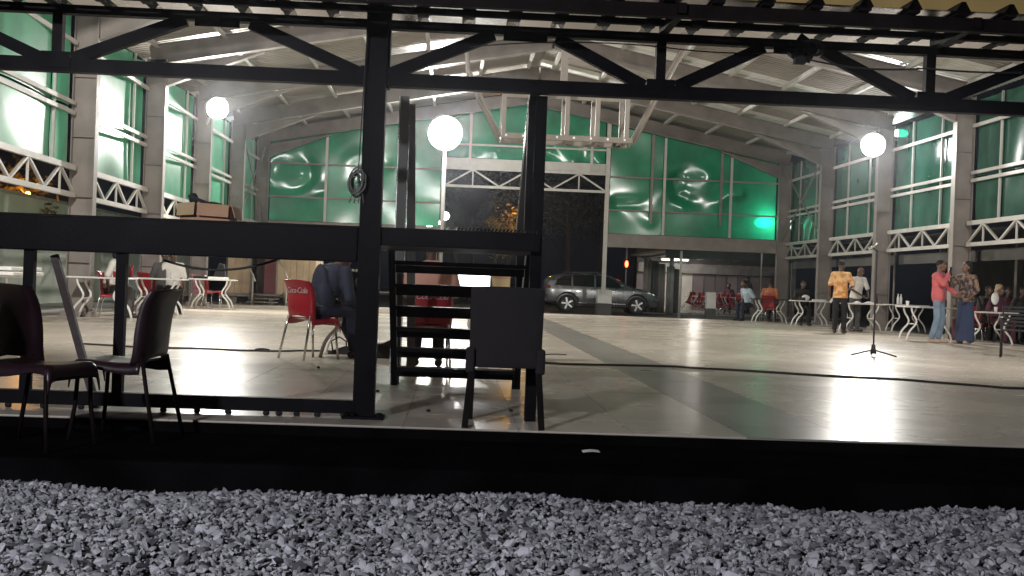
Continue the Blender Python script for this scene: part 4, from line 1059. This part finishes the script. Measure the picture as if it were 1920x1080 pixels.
# black slatted metal chair at the right picture edge
P = on(1906, 672)
bc = thing('metal_chair', 'black metal armchair with slatted back at the right picture edge', 'chair', (P.x+.1, P.y+.2, 0), R(-28))
for sx in (-1, 1):
    MB().tube([(sx*.24, .22, 0), (sx*.24, .20, .45), (sx*.24, .28, .86)], .014, 8).build('leg', 'rubber', bc, world=False, smooth=True)
    MB().tube([(sx*.24, -.22, 0), (sx*.24, -.20, .64)], .014, 8).build('leg', 'rubber', bc, world=False, smooth=True)
    MB().bar((sx*.24, -.22, .655), (sx*.24, .22, .655), .045, .025).build('armrest', 'chrome', bc, world=False, bevel=.006)
MB().bb((-.24, -.22, .43), (.24, .21, .455)).build('seat', 'rubber', bc, world=False, bevel=.008)
for k in range(6): MB().bar((-.235, .215+.012*k, .52+.06*k), (.235, .215+.012*k, .52+.06*k), .012, .035).build('slat', 'rubber', bc, world=False)

# ================================================================== CAR
GRZ = -.10
cx0 = at(1063, 585, 45.6).x
car = thing('car', 'silver grey sport utility car parked sideways behind the hall', 'car', (cx0+1.37, 46.4, GRZ))
def build_car():
    YN = 45.5; ln = 4.55; xr = cx0-.92; hw = .90; yc = YN+hw
    # outline stations: x, sill z, belt z, roof z, half width, roof half width
    st = [(0.00, .55, .95, 1.00, .66, .55), (.08, .38, 1.0, 1.30, .80, .60), (.30, .32, 1.0, 1.40, .87, .64), (.75, .27, 1.0, 1.51, .90, .66), (1.4, .24, .99, 1.57, .905, .67),
          (2.1, .24, .98, 1.57, .905, .67), (2.7, .24, .97, 1.47, .905, .65), (3.15, .25, .97, 1.22, .90, .62), (3.5, .26, .97, 1.03, .89, .70), (3.8, .28, .96, 1.00, .87, .70), (4.2, .32, .86, .90, .82, .62), (4.45, .36, .72, .78, .72, .5), (4.55, .42, .62, .66, .6, .42)]
    b = MB(); n = 16
    for x, zs, zb, zr, w, wr in st:
        ring = [(-w*.86, zs), (-w*.97, zs+.10), (-w, zs+(zb-zs)*.55), (-w*.985, zb-.06), (-w*.95, zb), (-(w*.5+wr*.5)*.98, zb+(zr-zb)*.5), (-wr, zr-.05*(zr-zb)), (-wr*.6, zr+.015)]
        ring += [(-p, z) for p, z in reversed(ring)]
        b.v += [(xr+x, yc+p, GRZ+z) for p, z in ring]
    k = len(st)
    b.f = [(i*n+j, i*n+(j+1) % n, (i+1)*n+(j+1) % n, (i+1)*n+j) for i in range(k-1) for j in range(n)]+[tuple(range(n-1, -1, -1)), tuple((k-1)*n+j for j in range(n))]
    b.m = [0]*len(b.f)
    body = b.build('body', 'car', car, smooth=True)
    sb = body.modifiers.new('u', 'SUBSURF'); sb.levels = sb.render_levels = 2
    wx = (cx0, cx0+2.74)
    cut = MB()
    for x in wx: cut.tube([(x, YN-.2, GRZ+.36), (x, YN+.32, GRZ+.36)], .41, 28); cut.tube([(x, YN+2*hw-.32, GRZ+.36), (x, YN+2*hw+.2, GRZ+.36)], .41, 28)
    co = cut.build('t', 'car'); md = body.modifiers.new('c', 'BOOLEAN'); md.object = co; md.operation = 'DIFFERENCE'; md.solver = 'EXACT'
    dg = bpy.context.evaluated_depsgraph_get(); dg.update(); me = bpy.data.meshes.new_from_object(body.evaluated_get(dg)); body.modifiers.clear(); body.data = me; bpy.data.objects.remove(co)
    for x in wx:
        for ysd, sg in ((YN+.03, -1), (YN+2*hw-.03, 1)):
            b = MB(); yb = ysd
            pts = [(x+.36*math.cos(R(a)), 0, GRZ+.36+.36*math.sin(R(a))) for a in range(0, 361, 12)]
            tw = MB(); tw.tube([(x, yb, GRZ+.345), (x, yb-sg*.22, GRZ+.345)], .345, 28); wheel = tw.build('wheel', 'rubber', car, smooth=False, bevel=.03)
            rim = MB()
            rim.tube([(x, yb+sg*.004, GRZ+.345), (x, yb+sg*.012, GRZ+.345)], .245, 28); rim.build('rim', 'car_dark', wheel)
            for q in range(5):
                a = R(90+72*q+14); d = V(math.cos(a), 0, math.sin(a)); c_ = V(x, yb+sg*.022, GRZ+.345)
                MB().bar(c_+d*.05, c_+d*.235, .075, .015, up=(0, 1, 0)).build('spoke', 'alloy', wheel, bevel=.012)
            MB().tube([(x, yb+sg*.01, GRZ+.345), (x, yb+sg*.035, GRZ+.345)], .05, 14).build('hub', 'alloy', wheel)
        ar = MB(); ar.tube([(x+.425*math.cos(R(a)), YN+.022, GRZ+.36+.425*math.sin(R(a))) for a in range(-8, 189, 8)], .028, 6); ar.build('wheel_arch', 'car_dark', car, smooth=True)
    # side glass, follows the tumblehome
    def side(poly, name, m, off):
        b = MB(); vs = []
        for x, z in poly:
            f = max(0, (z-.97)/.6); w = .895-.235*f
            vs.append((xr+x, yc-w-off, GRZ+z))
        nn = len(vs); vs += [(a, y+.03, c) for a, y, c in vs]
        b.add(vs, [tuple(range(nn)), tuple(range(2*nn-1, nn-1, -1))]+[(i, i+nn, (i+1) % nn+nn, (i+1) % nn) for i in range(nn)]); return b.build(name, m, car)
    side([(.42, 1.05), (1.05, 1.03), (1.05, 1.45), (.75, 1.40), (.5, 1.28)], 'window', 'glass', -.005)
    side([(1.12, 1.03), (1.95, 1.02), (1.95, 1.48), (1.12, 1.46)], 'window', 'glass', -.005)
    side([(2.02, 1.02), (3.1, 1.02), (2.78, 1.30), (2.5, 1.44), (2.02, 1.48)], 'window', 'glass', -.005)
    for x in (1.08, 1.98, 3.08): MB().bb((xr+x-.006, YN-.007, GRZ+.40), (xr+x+.006, YN+.04, GRZ+.97)).build('door_gap', 'car_dark', car)
    for x in (1.75, 2.75): MB().bb((xr+x-.11, YN-.03, GRZ+.86), (xr+x+.11, YN+.01, GRZ+.895)).build('door_handle', 'alloy', car, bevel=.008)
    MB().bb((xr+1.28, YN-.005, GRZ+.25), (xr+3.28, YN+.08, GRZ+.36)).build('sill_trim', 'car_dark', car, bevel=.02)
    MB().bb((xr+1.35, YN-.016, GRZ+.37), (xr+3.2, YN+.03, GRZ+.40)).build('sill_strip', 'alloy', car, bevel=.006)
    MB().sphere((xr+3.02, YN-.09, GRZ+1.10), (.09, .10, .07), 12, 8).build('wing_mirror', 'car', car, smooth=True)
    MB().sphere((xr+4.18, YN+.13, GRZ+.82), (.22, .06, .055), 14, 8, Matrix.Rotation(.32, 3, 'Y')).build('headlight', 'alloy', car, smooth=True)
    MB().sphere((xr+.16, YN+.10, GRZ+.98), (.10, .06, .07), 12, 8).build('tail_light', 'red', car, smooth=True)
    MB().bb((xr+4.1, YN+.10, GRZ+.26), (xr+4.52, YN+1.7, GRZ+.55)).build('bumper', 'car_dark', car, bevel=.05)
    MB().bb((xr-.02, YN+.12, GRZ+.36), (xr+.3, YN+1.7, GRZ+.62)).build('bumper', 'car_dark', car, bevel=.05)
    MB().bar((xr+.7, yc-.6, GRZ+1.56), (xr+2.4, yc-.6, GRZ+1.60), .03, .03).build('roof_rail', 'car_dark', car)
build_car()

# ================================================================== BOLLARDS, POSTS
GBk = 'two-tone painted concrete blocks behind the hall floor'
def block(px, py, w, h, wl, label, Y):
    P = at(px, py, Y); t = thing('concrete_block', label, 'block', (P.x, Y, GRZ), 0, GBk)
    MB().bb((P.x-w/2, Y-w/2, GRZ), (P.x+w/2, Y+w/2, GRZ+h*wl)).build('painted_base', 'dark_wall', t, bevel=.01)
    MB().bb((P.x-w/2+.004, Y-w/2+.004, GRZ+h*wl), (P.x+w/2-.004, Y+w/2-.004, GRZ+h)).build('painted_top', 'white', t, bevel=.01); return t
block(1131, 588, .52, .93, .46, 'square block with white top under the doorway post in front of the car', 42.9)
block(1331, 598, .33, .98, .42, 'narrow block with pale top in front of the red chairs', 41.0)
lp = thing('steel_post', 'slender pale post standing at the corner of the open annex', 'post', at(1277, 595, 42.6))
P = at(1278, 460, 42.6); MB().tube([(P.x, 42.6, GRZ), (P.x, 42.6, 2.36)], .05, 10).build('pole', 'steel_white', lp, smooth=True)

# ================================================================== KIOSK
KY = 36.2; ka, kc = at(425, 560, KY).x, at(590, 560, KY).x
ki = thing('kiosk', 'pale wooden kiosk with a red door raised on blocks', 'kiosk', (ka, KY, 0))
d0, d1 = at(471, 540, KY).x, at(517, 540, KY).x
FZ = .32; TZ = 1.95
for xa_, xb_ in ((ka, d0-.05), (d1+.05, kc)):
    n = max(1, int(round((xb_-xa_)/.2)))
    for i in range(n):
        u0 = xa_+(xb_-xa_)*i/n; u1 = xa_+(xb_-xa_)*(i+1)/n-.008
        MB().bb((u0, KY, FZ), (u1, KY+.03, TZ)).build('plank', 'wood', ki)
MB().bb((ka, KY+.032, FZ), (ka+.03, KY+2, TZ)).build('wall', 'wood', ki); MB().bb((kc-.03, KY+.032, FZ), (kc, KY+2, TZ)).build('wall', 'wood', ki)
MB().bb((ka, KY+2.001, FZ), (kc, KY+2.03, TZ)).build('wall', 'wood', ki)
MB().bb((ka-.1, KY-.1, TZ+.002), (kc+.1, KY+2.1, TZ+.06)).build('roof', 'steel_grey', ki)
MB().bb((ka, KY-.02, FZ-.1), (kc, KY+2, FZ-.004)).build('sill_beam', 'steel_grey', ki)
for x in (d0-.025, d1+.025): MB().bb((x-.025, KY-.03, FZ), (x+.025, KY+.04, TZ)).build('door_frame', 'steel_grey', ki)
MB().bb((d0+.30, KY+.55, FZ), (d1-.05, KY+.6, TZ-.05)).build('door', 'door_red', ki)
MB().bb((d0+.002, KY+.9, FZ), (d1-.002, KY+.92, TZ-.02)).build('curtain', 'dark_wood', ki)
for x in (ka+.2, (ka+kc)/2, kc-.2): MB().bb((x-.08, KY+.1, 0), (x+.08, KY+.4, FZ-.102)).build('block', 'concrete', ki)
ks = thing('kiosk_steps', 'grey metal steps with handrails in front of the kiosk door', 'steps', ((d0+d1)/2, KY-.5, 0))
for i in range(3): MB().bb((d0+.03+.0*i, KY-.32-.28*(2-i), .07+.10*i), (d1+.2, KY-.08-.28*(2-i), .10+.10*i)).build('tread', 'steel_grey', ks)
for x in (d0-.02, d1+.24):
    bar1('stringer', (x, KY-.05, FZ), (x+.25, KY-1.0, .03), .05, .12, 'steel_grey', ks)
    MB().tube([(x+.22, KY-.95, 0), (x+.22, KY-.95, .86)], .025, 8).build('rail_post', 'steel_white', ks, smooth=True)
    MB().tube([(x-.25, KY-.1, 1.55), (x+.22, KY-.95, .88), (x+.32, KY-1.08, .70)], .028, 8).build('handrail', 'steel_white', ks, smooth=True)

# ================================================================== SIDE WALLS OUTSIDE
lw = thing('boundary_wall', 'pale green plastered wall beyond the left side of the hall', 'wall', (-10.6, 30, 0))
MB().bb((-10.8, 26.5, -.06), (-10.6, 48, 2.6)).build('wall', 'pale_wall', lw)
MB().bb((-10.83, 26.4, 2.601), (-10.57, 48.1, 2.68)).build('coping', 'concrete', lw)
sw = thing('store_wall', 'brown plastered store wall behind the near left columns', 'wall', (-11.0, 24, 0))
MB().bb((-12.0, 22.0, -.06), (-11.0, 26.3, 3.2)).build('wall', mat('brown_wall', (.22, .19, .165), .9, 0, .2, 1.3, .2, 15), sw)
MB().bb((-12.1, 21.9, 3.201), (-10.9, 26.38, 3.28)).build('coping', 'concrete', sw)
rw = thing('side_verandah', 'dark lean-to verandah beyond the right side of the hall', 'verandah', (16, 28, 0))
MB().bb((18.8, 12, -.1), (19.0, 44, 2.9)).build('wall', 'dark_wall', rw)
MB().bar((XR+.5, 28, 2.62), (19.2, 28, 3.1), 34, .05).build('roof', 'dark_wall', rw)
for y in (16, 21, 26, 31, 36, 41): MB().bb((15.2, y, -.1), (15.35, y+.15, 2.75)).build('post', 'steel_grey', rw)

# ================================================================== ANNEX BEHIND THE HALL
AY0, AY1 = 49.0, 58.0
ax0, ax1 = at(1255, 560, AY0).x, at(1490, 560, AY0).x
an = thing('annex', 'open annex with pale lilac wall panels and lit ceiling beyond the hall', 'annex', ((ax0+ax1)/2, AY0, GRZ))
MB().bb((ax0, AY0, GRZ), (ax1+2, AY1, GRZ+.06)).build('floor', 'concrete', an)
n = 13
for i in range(n):
    u0 = ax0+(ax1+2-ax0)*i/n; u1 = ax0+(ax1+2-ax0)*(i+1)/n-.03
    MB().bb((u0, AY1-.06*(i % 2), GRZ+.06), (u1, AY1+.05, 1.75)).build('panel', 'lilac_light' if i in (2, 4) else 'lilac_wall', an)
MB().bb((ax0, AY1+.06, GRZ+.06), (ax1+2, AY1+.12, 2.9)).build('wall', 'dark_wall', an)
MB().bb((ax0, AY1-.4, 1.78), (ax1+2, AY1+.05, 2.25)).build('bulkhead', 'concrete', an)
MB().bb((ax0-.3, AY0-.3, 2.55), (ax1+2.3, AY1+.3, 2.65)).build('roof', 'roof', an)
MB().bb((ax0-.3, AY0-.36, 2.25), (ax1+2.3, AY0-.302, 2.9)).build('fascia', 'dark_wall', an)
for i in range(6): bar1('rib', (ax0+.3+i*.9, AY0-.2, 2.50), (ax0+.3+i*.9, AY1, 2.50), .06, .08, 'steel_grey', an)
for x in (ax0+.05, ax1-.35, ax1-.1): MB().bb((x-.08, AY0-.1, GRZ), (x+.08, AY0+.1, 2.54)).build('post', 'steel_grey', an)
for k, (y, xx) in enumerate(((52.0, ax0+1.7), (56.0, ax0+1.5))):
    t = thing('tube_light', ['white tube light under the front of the annex ceiling', 'white tube light deep under the annex ceiling'][k], 'tube light', (xx, y, 2.4), 0, 'tube lights in the annex')
    MB().bb((xx-.7, y-.04, 2.40), (xx+.7, y+.04, 2.449)).build('fitting', 'white', t)
    MB().tube([(xx-.65, y, 2.37), (xx+.65, y, 2.37)], .022, 8).build('tube', 'tube', t)
    point('lamp', (xx, y, 2.25), 85, t, (1, .93, .86), .2)
# grey curtains and door leaf beside the car
gc = thing('curtain_wall', 'dull grey hanging sheets between the car and the annex', 'curtain', (at(1240, 560, 47).x, 47, 0))
for i, px in enumerate((1212, 1226, 1240, 1258, 1270)):
    x = at(px, 560, 48.5).x
    MB().grid(lambda u, v: (x-.16+.32*u, 48.5+.05*math.sin(9*u+i)+.1*i, GRZ+.05+(2.25-.1*i)*v), 8, 2).build('sheet', ['steel_grey', 'dark_wall', 'steel_grey', 'concrete', 'dark_wall'][i], gc, solid=.01, smooth=True)
# red chairs tipped against tables in the annex
GT2 = 'red chairs tipped forward against the annex tables'
k = 0
for row, Y in enumerate((50.2, 51.2)):
    for i in range(7):
        px = 1287+i*17+row*6; x = at(px, 560, Y).x; sgn = 1 if i < 4 else -1
        o = red(x, Y, 90*sgn+random.uniform(-8, 8), '%s tipped red chair in the %s row of the annex' % (['first', 'second', 'third', 'fourth', 'fifth', 'sixth', 'last'][i], ['front', 'rear'][row]), GRZ+.10, R(28)); o['group'] = GT2
for i, px in enumerate((1310, 1372)):
    P = at(px, 560, 50.7); tt = copy_tree(tA); place(tt, P.x, 50.7, GRZ+.06, R(3*i), ['table between tipped red chairs on the pillar side of the annex', 'table between tipped red chairs in mid annex'][i], GT)
tD2 = s_table('dark-topped table with curved legs in front of the annex', 1.15, .6, 'rubber', GT); P = on(1445, 605); place(tD2, P.x, P.y+.2, 0, 0)
P = tD2.location
person('person in rust shirt sitting behind the dark-topped table by the back column', (P.x+.15, P.y+.55, 0), R(150), 'skin', 'rust_cloth', 'black_cloth', seated=True, detail=False, group=GS, slim=1.15)
red(P.x+.15, P.y+.52, 150, 'red plastic chair under the person in rust shirt by the back column')
person('person in pale blue shirt sitting beside the person in rust', (P.x-.45, P.y+.75, 0), R(-60), 'skin', 'blue_cloth', 'navy', seated=True, lean=.35, detail=False, group=GS)
P = at(1400, 560, 52.5); person('person in grey standing among the annex tables', (P.x, 52.5, GRZ+.06), R(10), 'skin', 'grey_cloth', 'black_cloth', detail=False, group=GS, scale=.97)
P = at(1366, 560, 52.0); person('person in dark top sitting deep in the annex', (P.x, 52.0, GRZ+.06), R(-20), 'skin', 'plum', 'black_cloth', seated=True, detail=False, group=GS)
P = at(1388, 560, 53.0); person('small person in pale top sitting beside the standing person in the annex', (P.x, 53.0, GRZ+.06), R(20), 'skin', 'white_cloth', 'navy', seated=True, detail=False, group=GS, scale=.85)
sl = thing('signal_lamp', 'small red glowing lamp hanging above the parked car', 'lamp', at(1175, 495, 48.0))
P = at(1175, 495, 48.0); MB().sphere(P, (.07, .05, .14), 12, 8).build('lens', 'signal_red', sl, smooth=True); MB().tube([P+V(0, .1, -3), P+V(0, .1, 1.2)], .03, 8).build('pole', 'steel_grey', sl); MB().bb(P+V(-.12, .06, -.2), P+V(.12, .12, .2)).build('housing', 'rubber', sl)

# ================================================================== NIGHT YARD BEHIND
def tree(name, label, x, y, h, cr, n, leafm, seed, group='trees in the dark yard behind the hall', z0=GRZ):
    r = random.Random(seed); t = thing(name, label, 'tree', (x, y, z0), 0, group)
    b = MB(); top_ = V(x+r.uniform(-.3, .3), y, z0+h*.62)
    b.tube([(x, y, z0), (x+.1, y, z0+h*.3), top_], [.16*h/6, .12*h/6, .07*h/6], 8)
    tips = []
    for i in range(9):
        a = r.uniform(0, 6.28); e = V(x+cr*.75*math.cos(a), y+cr*.75*math.sin(a), z0+h*r.uniform(.6, .95)); s0 = V(x, y, z0+h*r.uniform(.3, .6))
        b.tube([s0, s0.lerp(e, .5)+V(0, 0, .2), e], [.05*h/6, .03*h/6, .012*h/6], 5); tips.append(e)
    b.build('trunk', 'bark', t)
    m = MB()
    for i in range(n):
        c = tips[r.randrange(len(tips))]+V(r.gauss(0, cr*.3), r.gauss(0, cr*.3), r.gauss(0, h*.09))
        for q in range(4):
            p = c+V(r.gauss(0, .16), r.gauss(0, .16), r.gauss(0, .14)); u = V(r.gauss(0, 1), r.gauss(0, 1), r.gauss(0, .6)).normalized()*.13; w = u.cross(V(r.gauss(0, 1), r.gauss(0, 1), r.gauss(0, 1))).normalized()*.05
            m.add([p-u, p+w, p+u, p-w], [(0, 1, 2, 3)])
    m.build('crown', leafm, t); return t
for i, (px, Y, h_, cr) in enumerate(((880, 64, 7.5, 3), (985, 70, 9, 3.6), (1060, 60, 7, 2.8), (1120, 62, 8, 2.6), (1190, 66, 8.5, 3.2))):
    x = at(px, 500, Y).x
    if i != 1: tree('leafy_tree', ['dark leafy tree right of the palm behind the doorway', 'tallest dark tree in mid doorway', 'dark leafy tree behind the parked car roof', 'dark tree behind the right doorway post', 'dark tree beyond the red signal lamp'][i], x, Y, h_, cr, 420, 'leaf', 40+i)
# tree lit by an amber street lamp, its leaf colour amber for that light too
P = at(957, 398, 56); tree('amber_lit_tree', 'tree with leaves lit amber by a street lamp behind the doorway', P.x, 56.5, 4.4, .8, 170, 'leaf_amber_lit', 3)
sl2 = thing('street_lamp', 'amber street lamp hidden among the lit leaves behind the doorway', 'street lamp', (P.x+.5, 55.6, GRZ), 0, 'street lamps in the yard')
MB().tube([(P.x+.9, 55.6, GRZ), (P.x+.9, 55.6, 4.4), (P.x+.6, 55.6, 4.8)], .05, 8).build('pole', 'rubber', sl2)
MB().sphere((P.x+.5, 55.6, 4.75), (.12, .08, .05), 10, 6).build('lens', 'lamp_amber', sl2); point('lamp', (P.x+.45, 55.55, 4.6), 130, sl2, (1, .45, .07), .12)
# yard lamp and palm at the left door post
P = at(834, 405, 52)
pl2 = thing('street_lamp', 'white globe lamp beside the palm at the left door post', 'street lamp', P, 0, 'street lamps in the yard')
MB().tube([(P.x, 52, GRZ), (P.x, 52, P.z-.1)], .05, 8).build('pole', 'rubber', pl2); MB().sphere(P, .19, 14, 10).build('globe', 'lamp_small', pl2, smooth=True); point('lamp', P+V(.25, -.3, 0), 60, pl2, (1, .93, .8), .1)
q = at(824, 418, 54); p3 = thing('street_lamp', 'tiny globe lamp farther off beside the left door post', 'street lamp', q, 0, 'street lamps in the yard')
MB().tube([(q.x, 54, GRZ), (q.x, 54, q.z-.05)], .04, 8).build('pole', 'rubber', p3); MB().sphere(q, .09, 12, 8).build('globe', 'lamp_small', p3, smooth=True)
P = at(852, 470, 52.5)
pm = thing('palm_tree', 'palm with arching fronds lit by the globe lamp', 'palm', (P.x, 52.5, GRZ))
MB().tube([(P.x, 52.5, GRZ), (P.x+.1, 52.5, 1.4), (P.x, 52.5, 2.7)], [.16, .12, .09], 8).build('trunk', 'bark', pm)
for i in range(13):
    a = i*2.4; r_ = random.Random(i); L_ = r_.uniform(1.1, 1.6); dx, dy = math.cos(a), math.sin(a)
    spine = [V(P.x+dx*L_*u, 52.5+dy*L_*u, 2.7+1.3*u*(1.25-u)*1.6-.6*u*u) for u in [j/12 for j in range(13)]]
    b = MB(); b.tube(spine, [.022*(1-j/14) for j in range(13)], 5)
    for j in range(1, 13):
        for s_ in (-1, 1):
            p = spine[j]; o = V(-dy*s_, dx*s_, -.45)*.34*(1-.5*j/12); d = (spine[j]-spine[j-1]).normalized()*.05
            b.add([p-d, p+d, p+o+d*2.5], [(0, 1, 2)])
    b.build('frond', 'leaf', pm)
# amber lamp and tree outside the left wall
P = at(52, 368, 30)
l3 = thing('street_lamp', 'amber street lamp outside the left wall opening', 'street lamp', P, 0, 'street lamps in the yard')
MB().tube([(P.x, 30, -.06), (P.x, 30, P.z-.05)], .05, 8).build('pole', 'rubber', l3); MB().sphere(P, (.08, .08, .12), 12, 8).build('globe', 'lamp_amber', l3, smooth=True); point('lamp', P+V(.05, -.35, .05), 170, l3, (1, .42, .08), .1)
tree('amber_lit_tree', 'amber lit bush outside the left wall opening', P.x-1.1, 31.0, 3.6, 1.0, 300, 'leaf_amber_lit', 8, z0=-.06)

# ================================================================== HAZE VOLUME added for a glow around the lamps
hz = MB().bb((-40, -12, -1.8), (45, 80, 13.5)).build('haze', 'white'); hz['kind'] = 'stuff'
hm = bpy.data.materials.new('haze'); hm.use_nodes = True; hnt = hm.node_tree; hnt.nodes.remove(hnt.nodes['Principled BSDF'])
hv = hnt.nodes.new('ShaderNodeVolumePrincipled'); hv.inputs['Density'].default_value = .0006; hv.inputs['Color'].default_value = (.85, .9, 1, 1); hv.inputs['Anisotropy'].default_value = .92
hnt.links.new(hv.outputs[0], hnt.nodes['Material Output'].inputs['Volume']); hz.data.materials.clear(); hz.data.materials.append(hm)
